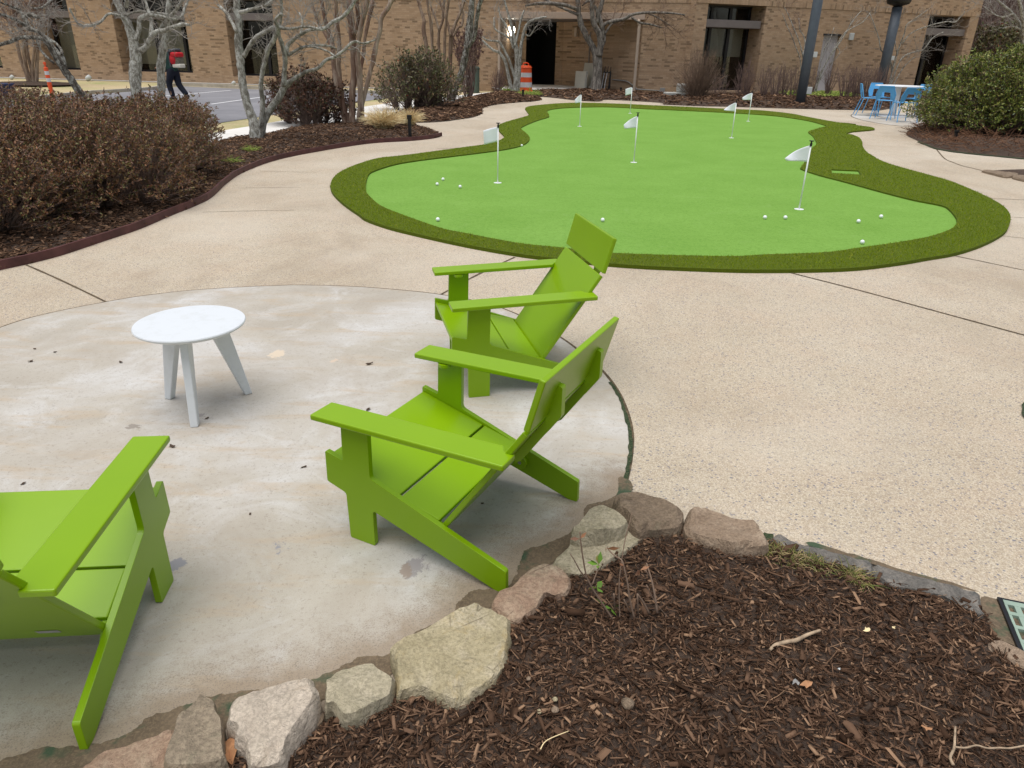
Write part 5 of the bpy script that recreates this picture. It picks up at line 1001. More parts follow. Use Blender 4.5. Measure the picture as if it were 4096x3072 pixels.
# ------------------------------------------------------------------ woods beyond the right hand corner
n_ = 5200; P0 = np.c_[rng.uniform(20, 60, n_), rng.uniform(47, 62, n_), np.full(n_, -.1)]; K = 5; P = np.empty((n_, K, 3)); P[:, 0] = P0; d = unit(np.c_[rng.normal(0, .28, (n_, 2)), np.ones(n_)]); ln = rng.uniform(3, 8.5, n_)
for k in range(1, K): d = unit(d+rng.normal(0, .13, d.shape)); P[:, k] = P[:, k-1]+d*(ln/(K-1))[:, None]
Q = shoots(P, 4, (.6, 2.2), .8, .3, 4, .25, .3)
v, f = join_np([tubes_np(P, taper(n_, K, .035, .012)), tubes_np(Q, taper(len(Q), 4, .014, .007))])
o = obj('woods', mesh_np('woods', v, f), 'twig_purple'); tag(o, 'dense bare purple brown thicket beyond the building corner', kind='stuff')
bw = AT((4060, 160), 36)
tree('bare_tree', 'pale bare tree above the right hand bush', (bw[0], 36.), [
    (L5((1760, 420, 40), (1740, 330, 40), (1730, 270, 36), (1690, 180, 28), (1640, 110, 22), (1560, 40, 18), (1480, -30, 12)), .3), (L5((1745, 330, 34), (1740, 200, 32), (1720, 80, 30), (1690, -30, 26)), -.4), (L5((1650, 120, 18), (1560, 150, 12), (1480, 120, 10), (1400, 60, 8)), .4), (L5((1730, 260, 20), (1640, 230, 14), (1560, 250, 10)), .3)],
     'bark_lichen', 'twig_grey', [(9, (.4, 1.2), .8, .3, .3), (5, (.2, .6), .9, .2, .3), (3, (.1, .3), 1, .1, .3)], tw=(.009, .003), sink=True)
for x, y, fx, h, lb in [(27.5, 43, 3.2, 3.2, 'dark evergreen shrub mass behind the right wing'), (34, 45, 4, 3.6, 'dark evergreen shrub farthest right behind the bush')]:
    shrub('evergreen', lb, (x, y), (fx, 2.2), h, 900, 'twig_purple', 'leaf_mixed', group='evergreens beyond the building', nstem=20, per_leaf=8, lsize=(.2, .09), tw_r=.02, tl=(.3, .8))

# ------------------------------------------------------------------ poles, drum, posts and small fittings
def slate_pole(label, px, top, w_, lean_px=None, lantern=False, boxes=()):
    g = G(px); r = empty('lamp_post', (g[0], g[1], 0), 0, label, 'lamp post', 'slate grey lamp posts'); rad = w_/2*np.linalg.norm(g-np.array([0, 0, CAM_H]))/CAM_F
    MB().tube([(0, 0, -.05), (0, 0, 2), (0, 0, top)], rad, 20).obj('pole', 'slate_pole', r, smooth=True)
    if lantern:
        hd = MB().lathe([(.15, top), (.22, top+.06), (.44, top+.12), (.50, top+.24), (.48, top+.40), (.30, top+.50), (.1, top+.55)], 24).obj('lamp_head', 'black', r, smooth=True)
    for z, sx, m_ in boxes:
        MB().box((rad*.8, -.09, z), (rad+sx, .03, z+sx*1.5)).obj('fitting', m_, r, bevel=.015)
    return r
slate_pole('thick slate grey pole rising out of frame before the grey door', r4(1375, 1178), 7.5, 88/2.765, boxes=((.42, .16, 'cabinet'), (1.62, .12, 'cabinet')))
g2 = G(r5(470, 850)); zt2 = AT(r5(640, 40), g2[1])[2]
slate_pole('slate grey post with a round black head behind the blue chairs', r5(470, 850), zt2-.1, 66/2.1825, lantern=True, boxes=((1.55, .12, 'cabinet'),))
g = G(r3(650, 800)); dr = empty('traffic_drum', (g[0], g[1], .02), 0, 'orange and white striped traffic drum by the entrance', 'traffic drum')
zb = [0, .20, .40, .60, .78, .98]; 
for k in range(5):
    r0, r1_ = .30-.052*zb[k], .30-.052*zb[k+1]
    MB().lathe([(r0, zb[k]), (r0-.002, zb[k]+.02), (r1_-.002, zb[k+1]-.02), (r1_, zb[k+1])], 32).obj('orange_band' if k % 2 == 0 else 'white_band', 'orange' if k % 2 == 0 else 'reflect', dr)
MB().lathe([(.27, .98), (.245, 1.0), (.22, 1.05), (.1, 1.06)], 28).obj('lid', 'orange', dr)
MB().tube([(-.12, 0, 1.05), (-.11, 0, 1.13), (-.04, 0, 1.16), (.04, 0, 1.16), (.11, 0, 1.13), (.12, 0, 1.05)], .022, 8).obj('handle', 'orange', dr)
MB().lathe([(.36, -.01), (.37, .02), (.34, .07), (.30, .075)], 28).obj('drum_base', 'orange', dr)
Yd = 20.5; gt = AT(LZ(722, 1030), Yd); gb = AT(LZ(850, 1560), Yd)
de = empty('delineator_post', (gt[0]+.02, Yd, -.05), 0, 'orange delineator post with two reflective bands on the lawn', 'traffic post'); H_ = gt[2]+.05
MB().lathe([(.2, 0), (.2, .04), (.06, .06), (.052, .08), (.052, H_*.60)], 18).obj('post', 'orange', de)
MB().lathe([(.053, H_*.60), (.053, H_*.68)], 18).obj('white_band', 'reflect', de); MB().lathe([(.053, H_*.68), (.053, H_*.745)], 18).obj('post_band', 'orange', de); MB().lathe([(.053, H_*.745), (.053, H_*.82)], 18).obj('white_band', 'reflect', de)
MB().lathe([(.053, H_*.82), (.053, H_*.89), (.02, H_*.90), (.02, H_*.95), (.035, H_*.955), (.035, H_), (.01, H_*1.005)], 18).obj('post_top', 'orange', de)
for x, y, lb in [(1600, 1205, 'short black path light before the smaller tan grass clump')]:
    g = G(r2(x, y)); r = empty('path_light', (g[0], g[1], .02), 0, lb, 'path light', 'black path lights'); MB().tube([(0, 0, 0), (0, 0, .36)], .035, 12).obj('stake', 'black', r); MB().lathe([(.045, .36), (.05, .38), (.05, .44), (.0, .445)], 14).obj('lamp_head', 'black', r)
for fn, x, y, lb, h in [(r3, 630, 860, 'black path light below the traffic drum', .32), (r3, 1472, 826, 'black path light between the two back flags', .3), (r5, 1128, 1265, 'dark path light in the straw under the green bush', .28)]:
    g = G(fn(x, y)); r = empty('path_light', (g[0], g[1], .02), 0, lb, 'path light', 'black path lights'); MB().tube([(0, 0, 0), (0, 0, h*.85)], .035, 12).obj('stake', 'black', r); MB().lathe([(.045, h*.85), (.05, h*.88), (.05, h), (.0, h+.003)], 14).obj('lamp_head', 'black', r)
for x, y, lb, s in [(745, 655, 'white floodlight on the lawn before the wall', .8), (90, 665, 'white topped floodlight at the far left of the lawn', .6), (2005, 700, 'small white spotlight by the wall', .55)]:
    g = AT(r1(x, y), 37.0 if x < 1000 else 35.8); r = empty('floodlight', (g[0], g[1], -.05), 0, lb, 'floodlight', 'floodlights along the wall')
    MB().tube([(0, 0, 0), (0, 0, .22*s)], .03, 8).obj('stand', 'conduit', r)
    MB().lathe([(.08*s, -.02), (.13*s, .0), (.15*s, .08*s), (.14*s, .26*s), (.06*s, .30*s)], 18).obj('shade', 'cabinet', r, smooth=True, loc=(0, 0, .10*s), rot=(0, R_(55), 0))
g = G(r2(1610, 775)); r = empty('utility_cabinet', (g[0], g[1]+.0, 0), 0, 'pale utility cabinet behind the olive bush', 'cabinet'); Yc = g[1]
c0, c1 = AT(r2(1550, 585), Yc), AT(r2(1672, 660), Yc); MB().box((c0[0]-g[0], 0, -.05), (c1[0]-g[0], .5, c0[2])).obj('body', 'cabinet', r, bevel=.02); MB().box((c0[0]-g[0]-.02, -.02, c0[2]), (c1[0]-g[0]+.02, .52, c0[2]+.04)).obj('lid', 'cabinet', r, bevel=.01)
g = G(r2(2090, 785)); c0, c1 = AT(r2(2045, 655), g[1]), AT(r2(2122, 738), g[1])
r = empty('meter_box', (g[0], g[1], 0), 0, 'white meter box on a short stand beside the flowering shrub', 'meter box'); MB().box((c0[0]-g[0], 0, c1[2]), (c1[0]-g[0], .25, c0[2])).obj('body', 'cabinet', r, bevel=.02); MB().box((-.25, .05, -.05), (-.15, .15, c1[2])).box((.15, .05, -.05), (.25, .15, c1[2])).obj('stand', 'box_green', r)
g = G(r2(2155, 790)); r = empty('utility_post', (g[0], g[1], 0), 0, 'dull green utility cylinder right of the white meter box', 'utility box'); MB().lathe([(.22, -.05), (.22, .95), (.19, 1.0), (.05, 1.02)], 18).obj('body', 'box_green', r); MB().lathe([(.235, .9), (.235, .95)], 18).obj('rim', 'box_green', r)
g = G(r4(90, 1100)); r = empty('concrete_block', (g[0], g[1], 0), aR*.3, 'stepped grey concrete block behind the round bare shrub', 'concrete block'); MB().box((-.75, -.25, -.05), (.55, .3, .26)).obj('base', 'box_grey', r, bevel=.03); MB().box((-.25, -.2, .26), (.5, .28, .58)).obj('upper_block', 'box_grey', r, bevel=.05)
g = G(r1(10, 800)); Yb = 24.; c0 = AT(r1(14, 715), Yb); c1 = AT(r1(36, 785), Yb)
r = empty('waste_bin', (c0[0]-.15, Yb, -.05), 0, 'dark blue bin at the left edge of the lawn', 'bin'); MB().prism([(-.30, 0), (.30, 0), (.34, c0[2]-.05), (-.34, c0[2]-.05)], 1, -.3, .3).obj('body', 'navybin', r, bevel=.03); MB().box((-.36, -.32, c0[2]-.05), (.36, .32, c0[2]+.03)).obj('lid', 'navybin', r, bevel=.02)

# leaning beige panels and putter stand at the entrance
zz_ = ZM(2260, 230, 7.373)
def panel(name, label, q0_, q1_, ztop, depth, lean=.15):
    a, b = G(zz_(*q0_), .13), G(zz_(*q1_), .13); d = b-a; L_ = np.linalg.norm(d[:2]); an = math.atan2(d[1], d[0]); h = AT(zz_(*ztop), a[1])[2]
    h -= .10; r = empty(name, (a[0], a[1], .10), an, label, 'panel', 'beige panels leaning at the entrance')
    MB().add([(0, 0, 0), (L_, 0, 0), (L_, depth, 0), (0, depth, 0), (0, lean, h), (L_, lean, h), (L_, lean+depth, h), (0, lean+depth, h)], [(0, 3, 2, 1), (4, 5, 6, 7), (0, 1, 5, 4), (1, 2, 6, 5), (2, 3, 7, 6), (3, 0, 4, 7)]).obj('board', 'beige_panel', r, bevel=.01)
    return r, L_, h
pa, pl_, ph_ = panel('beige_board', 'shorter beige board leaning in front of the tall one', (275, 880), (575, 912), (295, 395), .10, .03)
pb, pl2, ph2 = panel('beige_board', 'tall beige board standing behind the short one', (455, 860), (735, 905), (465, 150), .10)
MB().box((.01, -.01, .0), (pl_-.01, .0, .02)).obj('rim', 'canopy', pa); MB().box((.3, -.05, 0), (pl2-.02, -.002, .12)).obj('foot', 'beige_panel', pb)
g = AT(zz_(1210, 890), 34.4); ps = empty('putter_rack', (g[0], g[1], .10), 0, 'black rack for putters right of the entrance tree', 'rack'); hh = AT(zz_(1320, 395), g[1])[2]-.10; s_ = np.linalg.norm(g-np.array([0, 0, CAM_H]))/CAM_F/7.373
MB().prism([(-125*s_, 0), (-70*s_, 0), (-70*s_, hh), (-95*s_, hh)], 1, -.03, .03).obj('side_panel', 'black', ps); MB().prism([(45*s_, 0), (110*s_, 0), (110*s_, hh), (80*s_, hh)], 1, -.03, .03).obj('side_panel', 'black', ps); MB().box((-70*s_, -.03, hh-.09), (80*s_, .03, hh-.04)).obj('cross_bar', 'black', ps)
for x0, x1, lb, m_ in [(-135, -60, 'silver putter at the left end of the rack', 'reflect'), (-65, 20, 'white shafted putter in the middle of the rack', 'white_paint'), (60, 90, 'black putter at the right end of the rack', 'black')]:
    r = empty('putter', (g[0]+x0*s_, g[1]-.07, .06), 0, lb, 'golf club', 'putters in the rack'); dx = (x1-x0)*s_*1.0; ht = hh+.22
    MB().tube([(0, 0, 0), (dx*.75, 0, ht*.75)], .010, 6).obj('shaft', m_, r); MB().tube([(dx*.75, 0, ht*.75), (dx, 0, ht)], .016, 8).obj('grip', 'black', r); MB().box((-.02, -.06, 0), (.02, .06, .03)).obj('club_head', 'steel', r, bevel=.006)

# ------------------------------------------------------------------ blue chairs and white table
cz_ = ZM(3400, 300, 6.91)
tg = G(cz_(1165, 1150)); rt = empty('round_table', (tg[0], tg[1], .006), 0, 'round white pedestal table among blue chairs', 'table'); rt.scale = (1.2, 1.2, 1.2)
MB().lathe([(.36, 0), (.36, .012), (.33, .02), (.05, .03)], 40).obj('base', 'white_paint', rt); MB().tube([(0, 0, .02), (0, 0, .72)], .075, 20).obj('column', 'white_paint', rt, smooth=True); MB().lathe([(.52, .715), (.56, .725), (.56, .735), (.555, .74)], 48).obj('tabletop', 'white_paint', rt)
def blue_chair():
    r = empty('metal_chair', (0, 0, 0), 0, 'x', 'chair', 'blue metal chairs at the white table')
    s = MB(); s.prism(round_poly([(-.22, .22), (.22, .22), (.20, -.20), (-.20, -.20)], .05, 3), 2, .445, .457); s.obj('seat', 'blue', r)
    b = MB(); n = 10
    back = [(-.215, -.20, .46), (-.235, -.25, .60), (-.17, -.30, .80), (.17, -.30, .80), (.235, -.25, .60), (.215, -.20, .46)]
    hole = [(-.13, -.205, .475), (-.10, -.255, .66), (.10, -.255, .66), (.13, -.205, .475)]
    b.add(back+hole, [(0, 1, 7, 6), (1, 2, 7), (2, 3, 8, 7), (3, 4, 8), (4, 5, 9, 8)])
    m = b.me('backrest'); bm = bmesh.new(); bm.from_mesh(m); bmesh.ops.solidify(bm, geom=bm.faces, thickness=.006); bm.to_mesh(m); bm.free(); bo = obj('backrest', m, 'blue', r)
    MB().tube(back, .012, 6).tube(hole, .008, 6).obj('back_frame', 'blue', bo)
    for sx in (-1, 1):
        MB().tube([(sx*.20, .19, .45), (sx*.245, .24, 0)], .011, 6).obj('leg', 'blue', r); MB().tube([(sx*.215, -.19, .46), (sx*.25, -.33, 0)], .011, 6).obj('leg', 'blue', r)
    MB().tube([(-.2, .19, .44), (.2, .19, .44)], .01, 6).obj('stretcher', 'blue', r)
    return r
proto = blue_chair(); used = False
for feet, face, lb in [([(150, 1090), (290, 1135), (650, 1185), (760, 1085)], None, 'blue metal chair standing alone on the left side of the table'), ([(640, 1190), (940, 1285), (905, 1150), (1130, 1240)], None, 'blue metal chair at the front left, back towards the camera'),
                       ([(1125, 1240), (1290, 1270), (1420, 1340), (1745, 1330)], 20., 'blue metal chair nearest the green bush, turned sideways'), ([(820, 1090), (900, 1120), (1230, 1100), (1300, 1060)], None, 'blue metal chair on the far side of the table'), ([(1600, 1100), (1610, 1195), (1720, 1165), (1900, 1090)], None, 'blue metal chair on the right, half behind the green bush')]:
    c = np.mean([G(cz_(*p)) for p in feet], 0); o = proto if not used else copy_tree(proto); used = True
    if 'far side' in lb: c = tg+np.array([-.1, .85, 0])
    dxy = tg[:2]-c[:2]; o.location = (c[0], c[1], .006); o.scale = (1.13,)*3; o.rotation_euler = (0, 0, math.atan2(-dxy[0], dxy[1])+R_(face or 0)); o['label'] = lb

# ------------------------------------------------------------------ worker with a backpack blower
pg = AT((690, 392), 25.3); WX, WY = pg[0]+.16, 25.3
def skin_body(name, J, E, mat, parent, sub=2):
    """J: {joint: (x, y, z, r)}; E: pairs"""
    names = list(J); m = bpy.data.meshes.new(name); m.from_pydata([J[k][:3] for k in names], [(names.index(a), names.index(b)) for a, b in E], [])
    o = bpy.data.objects.new(name, m); COL.objects.link(o); md = o.modifiers.new('s', 'SKIN'); md.use_smooth_shade = True
    for i, k in enumerate(names):
        r_ = J[k][3]; m.skin_vertices[0].data[i].radius = (r_, r_ if len(J[k]) < 5 else J[k][4])
    m.skin_vertices[0].data[0].use_root = True
    o.modifiers.new('u', 'SUBSURF').levels = sub; dg = bpy.context.evaluated_depsgraph_get(); dg.update()
    me = bpy.data.meshes.new_from_object(o.evaluated_get(dg)); bpy.data.objects.remove(o)
    return obj(name, me, mat, parent, smooth=True)
pe = empty('person', (WX, WY, -.05), R_(70), 'worker in dark cap, green top and navy trousers walking left with a red blower', 'person')
# local frame: y forward (walking direction), x to the right, z up
J = dict(pelvis=(0, 0, .95, .13, .11), waist=(0, .03, 1.10, .14, .105), chest=(0, .07, 1.30, .17, .12), neck0=(0, .15, 1.46, .07), neck=(0, .19, 1.53, .056), head=(0, .235, 1.62, .085, .095), crown=(0, .25, 1.70, .075, .085),
         shl=(-.18, .14, 1.42, .062), ell=(-.25, .16, 1.14, .045), wrl=(-.22, .36, 1.02, .031), hal=(-.20, .43, 1.0, .034), shr=(.18, .14, 1.42, .062), elr=(.25, .10, 1.13, .045), wrr=(.22, .30, 1.0, .031), har=(.21, .37, .98, .034),
         hpl=(-.09, 0, .90, .095), knl=(-.10, .16, .50, .062), anl=(-.10, .06, .10, .043), tol=(-.11, .20, .05, .036), hpr=(.09, -.01, .90, .095), knr=(.10, -.06, .48, .062), anr=(.10, -.34, .16, .043), tor=(.11, -.24, .04, .036))
E = [('pelvis', 'waist'), ('waist', 'chest'), ('chest', 'neck0'), ('neck0', 'neck'), ('neck', 'head'), ('head', 'crown'), ('chest', 'shl'), ('shl', 'ell'), ('ell', 'wrl'), ('wrl', 'hal'), ('chest', 'shr'), ('shr', 'elr'), ('elr', 'wrr'), ('wrr', 'har'), ('pelvis', 'hpl'), ('hpl', 'knl'), ('knl', 'anl'), ('anl', 'tol'), ('pelvis', 'hpr'), ('hpr', 'knr'), ('knr', 'anr'), ('anr', 'tor')]
for s, h in ((-1, 'hal'), (1, 'har')):
    hx, hy, hz_ = J[h][:3]
    for k, (dx, ln) in enumerate([(-.024, .06), (-.008, .07), (.008, .066), (.024, .05)]):
        J[f'{h}f{k}'] = (hx+dx, hy+.03+ln*.5, hz_-.01, .009); J[f'{h}g{k}'] = (hx+dx, hy+.03+ln*.8, hz_-.04, .008); E += [(h, f'{h}f{k}'), (f'{h}f{k}', f'{h}g{k}')]
    J[f'{h}t'] = (hx-s*.035, hy+.02, hz_-.01, .010); J[f'{h}u'] = (hx-s*.045, hy+.05, hz_-.02, .009); E += [(h, f'{h}t'), (f'{h}t', f'{h}u')]
bdy = skin_body('body', J, E, 'skin', pe)
g_ = lambda k, d: (*J[k][:3], J[k][3]+d, (J[k][4] if len(J[k]) > 4 else J[k][3])+d)
T = {k: g_(k, .022) for k in ('pelvis', 'waist', 'chest', 'neck0', 'shl', 'ell', 'shr', 'elr', 'wrl', 'wrr')}; T['pelvis'] = (0, -.01, .80, .21, .20); T['waist'] = (0, .02, 1.08, .215, .185); T['chest'] = (0, .06, 1.30, .235, .19); T['neck0'] = (0, .14, 1.455, .09, .09); T['shl'] = (-.18, .13, 1.41, .095, .095); T['shr'] = (.18, .13, 1.41, .095, .095)
skin_body('shirt', T, [('pelvis', 'waist'), ('waist', 'chest'), ('chest', 'neck0'), ('chest', 'shl'), ('shl', 'ell'), ('ell', 'wrl'), ('chest', 'shr'), ('shr', 'elr'), ('elr', 'wrr')], 'darkgreen', pe)
T = {k: g_(k, .04) for k in ('pelvis', 'hpl', 'knl', 'anl', 'hpr', 'knr', 'anr')}; T['pelvis'] = (0, -.01, .97, .19, .17); T['hpl'] = (-.095, 0, .84, .135, .135); T['hpr'] = (.095, -.01, .84, .135, .135)
T['belt'] = (0, .0, 1.14, .16, .14)
skin_body('trousers', T, [('pelvis', 'belt'), ('pelvis', 'hpl'), ('hpl', 'knl'), ('knl', 'anl'), ('pelvis', 'hpr'), ('hpr', 'knr'), ('knr', 'anr')], 'navy', pe)
for s, a, b in ((-1, 'anl', 'tol'), (1, 'anr', 'tor')): MB().tube([np.array(J[a][:3])+np.array([0, -.05, -.02]), np.array(J[a][:3])+np.array([0, .02, -.03]), np.array(J[b][:3])], [.05, .055, .045], 10).obj('boot', 'black', pe, smooth=True)
MB().lathe([(.112, -.02), (.118, .03), (.108, .09), (.07, .13), (.01, .145)], 20, (0, .245, 1.645)).obj('cap', 'navy', pe, smooth=True)
MB().prism([(-.08, .33), (.08, .33), (.06, .43), (-.06, .43)], 2, 1.635, 1.648).obj('cap_peak', 'navy', pe)
MB().lathe([(.018, -.02), (.03, 0), (.018, .03)], 10, (0, .335, 1.61)).obj('nose', 'skin', bdy); 
for s in (-1, 1): MB().lathe([(.01, -.03), (.022, 0), (.01, .03)], 8, (s*.098, .235, 1.62)).obj('ear', 'skin', bdy)
lb_ = empty('leaf_blower', (WX, WY, -.05), R_(70), 'red backpack leaf blower with a white tank on the back of the worker', 'leaf blower')
MB().box((-.17, -.12, 1.02), (.17, -.06, 1.50)).obj('back_frame', 'greyplastic', lb_, bevel=.02)
hs = MB(); hs.lathe([(.02, -.20), (.13, -.19), (.17, -.14), (.185, -.05), (.18, .0)], 24); ho = hs.obj('housing', 'red', lb_, smooth=True, loc=(0, -.14, 1.24), rot=(R_(90), 0, 0)); ho.rotation_euler = (R_(-90), 0, 0); ho.scale = (1, 1.15, 1)
ho.location = (0, -.12, 1.24)
MB().box((-.17, -.44, 1.31), (.15, -.14, 1.46)).obj('engine_cover', 'red', lb_, bevel=.05, seg=3); MB().box((-.13, -.42, 1.10), (.11, -.26, 1.31)).obj('engine', 'engine', lb_, bevel=.02); MB().box((-.14, -.46, 1.0), (.12, -.14, 1.12)).obj('fuel_tank', 'tank', lb_, bevel=.035, seg=3)
MB().tube([(.12, -.12, 1.36), (.20, -.20, 1.46), (.12, -.30, 1.52), (-.05, -.26, 1.52), (-.16, -.1, 1.48)], .05, 12).obj('intake_hose', 'greyplastic', lb_, smooth=True); MB().tube([(.20, -.22, 1.42), (.24, -.20, 1.28), (.24, -.08, 1.14), (.27, .06, 1.02), (.28, .22, .86), (.28, .30, .62)], .042, 12).obj('blower_tube', 'greyplastic', lb_, smooth=True)

# ------------------------------------------------------------------ small things in the foreground
gz = ZM(3000, 2050, 1.623)
dg_ = np.array([G(gz(1625, 600)), G(gz(1765, 945)), G(gz(1990, 720))]); o0 = dg_[0]; ex = unit((dg_[2]-dg_[0])[:2]); ey = unit((dg_[1]-dg_[0])[:2]); an = math.atan2(ey[1], ey[0]); Lg = np.linalg.norm((dg_[1]-dg_[0])[:2])
r = empty('drain_grate', (o0[0], o0[1], .018), an, 'pale green slotted drain grate in a dark frame', 'drain grate')
W_ = .30; L_ = max(Lg, .26); fb = MB()
fb.box((-.012, -.012, -.03), (L_+.012, .0, .004)).box((-.012, W_, -.03), (L_+.012, W_+.012, .004)).box((-.012, 0, -.03), (0, W_, .004)).box((L_, 0, -.03), (L_+.012, W_, .004)); fb.obj('frame', 'black', r)
gb_ = MB(); nx, ny = 4, 8; cx_ = (L_-.004)/nx; cy_ = W_/ny
for i in range(nx+1): gb_.box((i*L_/nx-.008 if 0 < i < nx else (0 if i == 0 else L_-.022), 0.001, -.015), (i*L_/nx+.008 if 0 < i < nx else (.022 if i == 0 else L_), W_-.001, .006))
for j in range(ny+1): gb_.box((.001, max(.001, j*cy_-.009), -.016), (L_-.001, min(W_-.001, j*cy_+.009), .0055))
gb_.obj('slats', 'grate', r); MB().box((0, 0, -.04), (L_, W_, -.03)).obj('pit', 'room', r)
mg = catmull(gp(gz, [(1490, 570), (1620, 590), (1900, 700), (2100, 800), (1950, 980), (1780, 940), (1700, 880), (1590, 830), (1530, 720)]), 3); tag(sheet('soil', mg, .0125, 'dirt', kind='stuff'), 'mossy soil round the drain grate')
for Lp in ([(80, 150), (150, 165), (160, 220), (100, 215)], [(700, 310), (850, 345), (900, 380), (860, 375), (740, 335)], [(380, 212), (560, 262), (800, 335), (1100, 425), (1450, 520), (1440, 535), (1100, 450), (790, 360), (540, 285), (380, 235)]):
    mg = catmull(gp(gz, Lp), 4); tag(sheet('moss', mg+rng.normal(0, .003, mg.shape), .0105+.0005*len(Lp), 'moss' if len(Lp) < 8 else 'dirt', kind='stuff'), 'damp moss along the low grey stones')

mg = catmull(gp(lambda x, y: (x, y), [(4090, 1612), (4086, 1640), (4092, 1672), (4140, 1690), (4190, 1660), (4170, 1600)]), 4); tag(sheet('moss', mg+rng.normal(0, .003, mg.shape), .009, 'moss', kind='stuff'), 'dark mossy patch at the right edge of the path')  # flat patch standing in for an unidentified dark object cut by the frame
# stick, twigs, leaves and scraps
def stick(label, fn, L, rad, mat='stick', z=.07, name='stick', group=None):
    P = np.array([G(fn(x, y), z) for x, y in L]); c = P[0].copy(); c[2] = 0; rr = np.linspace(rad, rad*.6, len(P)) if np.isscalar(rad) else rad
    Pc = catmull(P-c, 4, False); o = MB().tube(Pc, np.interp(np.linspace(0, 1, len(Pc)), np.linspace(0, 1, len(P)), rr), 8).obj(name, mat, smooth=True, loc=tuple(c)); return tag(o, label, 'stick', group)
stick('bleached crooked stick lying on the mulch', gz, [(130, 892), (165, 862), (240, 840), (300, 830), (370, 795), (455, 765)], [.004, .0065, .006, .0065, .0055, .004], z=.075, group='sticks on the mulch')
stick('tan twig at the bottom right with a bend', gz, [(1320, 1640), (1300, 1590), (1325, 1530), (1330, 1460), (1333, 1390)], [.004, .0036, .0034, .003, .0025], z=.075, group='sticks on the mulch')
stick('thin crooked tan twig running to the right edge', gz, [(1330, 1522), (1400, 1528), (1470, 1512), (1540, 1530), (1620, 1528), (1690, 1530), (1800, 1510)], [.0024]*7, z=.078, group='sticks on the mulch')
stick('long thin reddish twig on the lower mulch', gz, [(535, 1470), (640, 1520), (720, 1570), (860, 1650)], .0022, 'straw', .09, group='sticks on the mulch')
stick('thin pale grass stem near the lower edge', ZM(1300, 1900, 1.5085), [(1300, 1655), (1340, 1600), (1470, 1545)], .0016, 'tan_grass', .085, group='sticks on the mulch')
def scrap(label, p, z, size, mat, name='dead_leaf', cat='leaf', group='leaf scraps on the slab', el=1.8):
    g = G(p, z); n = 10; a0 = rng.uniform(0, 6); vv = []
    for k in range(n):
        t_ = 2*math.pi*k/n; rr = .7*size*(1+.3*rng.normal()); x, y = rr*el*math.cos(t_), rr*math.sin(t_); vv.append((x, y, .002+.35*size*abs(rng.normal())))
    m = mesh(name, vv+[(0, 0, .004+.3*size)], [(k, (k+1) % n, n) for k in range(n)]); bm = bmesh.new(); bm.from_mesh(m); bmesh.ops.solidify(bm, geom=bm.faces, thickness=.0008); bm.to_mesh(m); bm.free()
    o = obj(name, m, mat, loc=(g[0], g[1], z), rot=(0, 0, a0)); return tag(o, label, cat, group)
for (x, y), s, lb in [((798, 787), .016, 'dark curled leaf on the slab left of the far chair'), ((795, 886), .012, 'brown leaf scrap behind the middle chair front'), ((64, 782), .014, 'dark leaf scrap at the left, below two smaller ones'), ((75, 754), .008, 'tiny dark scrap topmost at the left of the slab'), ((120, 761), .008, 'small dark scrap left of the white table'), ((261, 783), .009, 'dark scrap under the left rim of the white table'), ((655, 1010), .009, 'dark scrap left of the middle chair front'), ((50, 1046), .009, 'leaf bit above the seat of the left chair'), ((371, 965), .013, 'curled leaf at the tip of the left armrest'), ((1042, 1088), .006, 'dark speck under the seat of the middle chair'), ((541, 1111), .005, 'dark speck in the middle of the bare slab'), ((448, 904), .010, 'dark scrap by the front leg of the white table')]:
    scrap(lb, V(x, y), .0065, s, 'dead_leaf')
scrap('orange brown leaf tucked between two stones at the bottom', sA(1245, 1430), .03, .035, 'orange_leaf', group=None, el=1.5)
for (x, y), s, m_, lb in [((295, 1110), .010, 'conduit', 'whitish chip on the lower mulch'), ((578, 1018), .0045, 'cabinet', 'white pebble in the middle of the mulch'), ((755, 768), .011, 'tan_grass', 'yellowish leaf bit right of the bleached stick'), ((370, 1120), .014, 'orange_leaf', 'reddish brown leaf on the mulch'), ((1150, 1410), .010, 'orange_leaf', 'orange cedar scrap on the lower mulch'), ((930, 750), .006, 'tan_grass', 'small pale nut shell on the mulch')]:
    scrap(lb, gz(x, y), .085, s, m_, 'leaf_scrap', 'scrap', 'scraps on the mulch', 1.5)
for x, y, s, lb, m_ in [(1230, 1205, .007, 'yellowish pebble near the biggest slab', 'st_tan'), (1390, 1400, .011, 'pinkish white pebble on the mulch', 'st_tan'), (1390, 1335, .008, 'ochre pebble on the mulch', 'st_olive'), (1830, 1365, .018, 'smooth brown pebble half buried in mulch', 'st_brown'), (1295, 1415, .007, 'small yellow pebble beside the pinkish one', 'st_olive')]:
    g = G(sB(x, y), .07); bm = bmesh.new(); bmesh.ops.create_icosphere(bm, subdivisions=2, radius=s)
    for v in bm.verts: v.co *= 1+.25*noise.noise(v.co*60+Vector((x, y, 0))); v.co.z *= .7
    m = bpy.data.meshes.new('pebble'); bm.to_mesh(m); bm.free(); tag(obj('pebble', m, m_, smooth=True, loc=(g[0], g[1], nzf(g[None, :2])[0]+.012)), lb, 'pebble', 'pebbles on the mulch')
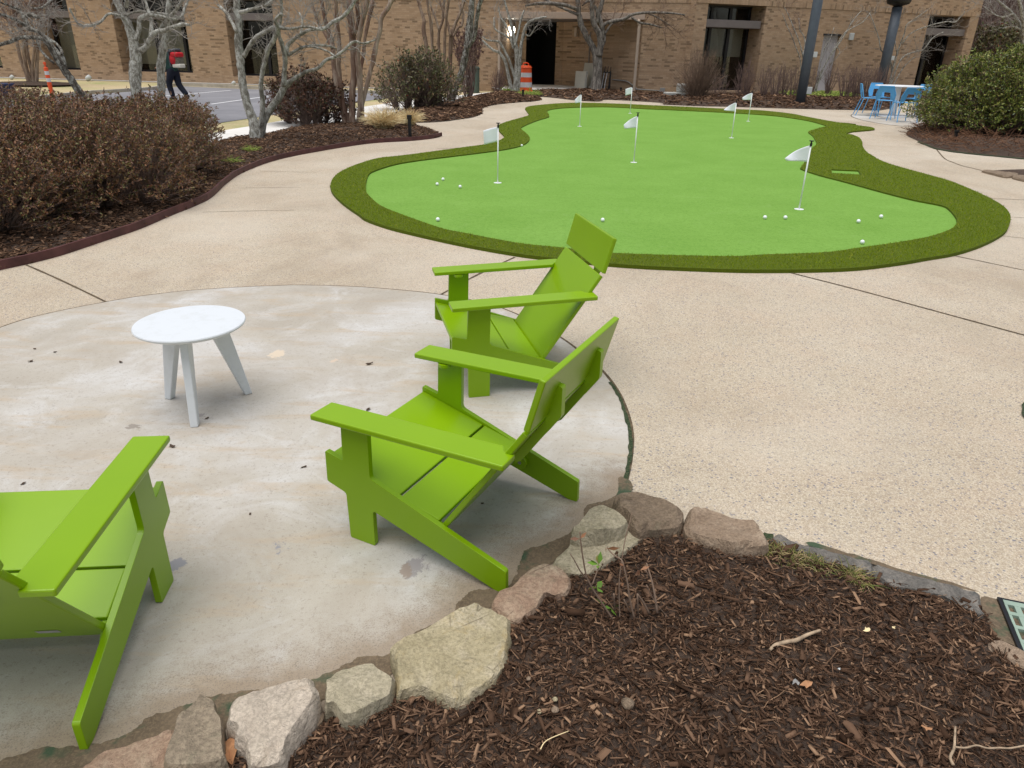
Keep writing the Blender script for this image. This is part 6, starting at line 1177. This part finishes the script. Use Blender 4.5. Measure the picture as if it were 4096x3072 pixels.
# sparse azalea seedling in the near mulch
sp = ZM(2300, 2050, 2.764)
def stem3(L, Y0, dy=0): return np.array([AT(sp(x, y), Y0+dy*i/(len(L)-1)) for i, (x, y) in enumerate(L)])
gb0 = G(sp(600, 1180), .05); Ys = gb0[1]
se = empty('azalea_seedling', (gb0[0], Ys, .04), 0, 'sparse twiggy azalea with a few green leaves in the near mulch', 'plant'); mb = MB(); lc, ldv = [], []
for L, r_, dy in [([(430, 1200), (330, 1050), (230, 900), (160, 780), (120, 680), (80, 450), (60, 290), (55, 210)], .0035, .05), ([(130, 730), (60, 650), (0, 540), (-50, 460)], .0025, -.02), ([(190, 800), (230, 690), (262, 600), (262, 575)], .0025, .04), ([(660, 1180), (610, 980), (580, 780), (540, 600), (510, 520), (440, 480), (370, 410), (355, 380)], .0035, .1), ([(500, 1250), (490, 1000), (490, 750), (520, 500), (560, 270), (600, 120), (630, 0)], .0022, .2), ([(910, 1110), (880, 900), (840, 720), (790, 560)], .004, .1), ([(820, 1120), (760, 1000), (690, 900)], .004, .0), ([(780, 640), (820, 700)], .002, 0), ([(540, 960), (610, 1110)], .002, 0), ([(790, 800), (850, 930), (940, 1060), (1090, 1220)], .0018, 0), ([(830, 1600), (850, 1300)], .003, 0), ([(430, 900), (440, 1100)], .003, .02), ([(690, 900), (700, 1150)], .003, .0), ([(400, 1650), (400, 1500)], .0025, 0)]:
    P = catmull(stem3(L, Ys, dy), 3, False); mb.tube(P-np.array([gb0[0], Ys, .04]), np.linspace(r_, r_*.55, len(P)), 6)
mb.obj('stems', 'twig_brown', se, smooth=True)
for x, y, n, s, m_ in [(262, 575, 5, .040, 'leaf_fresh'), (240, 830, 4, .034, 'leaf_fresh'), (350, 400, 4, .036, 'leaf_hedge'), (400, 1060, 4, .030, 'leaf_fresh'), (325, 1000, 2, .028, 'leaf_fresh'), (410, 1490, 6, .042, 'leaf_fresh'), (50, 290, 2, .03, 'leaf_hedge'), (165, 1450, 2, .024, 'leaf_fresh'), (720, 640, 3, .03, 'leaf_hedge'), (540, 590, 3, .02, 'leaf_hedge'), (540, 780, 3, .022, 'leaf_hedge')]:
    c = AT(sp(x, y), Ys+.04)-np.array([gb0[0], Ys, .04]); d = np.c_[rng.normal(0, 1, (n, 2)), rng.uniform(.0, .7, n)]; v, f = leaves_np(np.repeat(c[None], n, 0), d, s, s*.45, .12); lf = obj('leaves', mesh_np('leaves', v, f), m_, se)

print('objects', len(bpy.data.objects), 'polys', sum(len(o.data.polygons) for o in bpy.data.objects if o.type == 'MESH'))
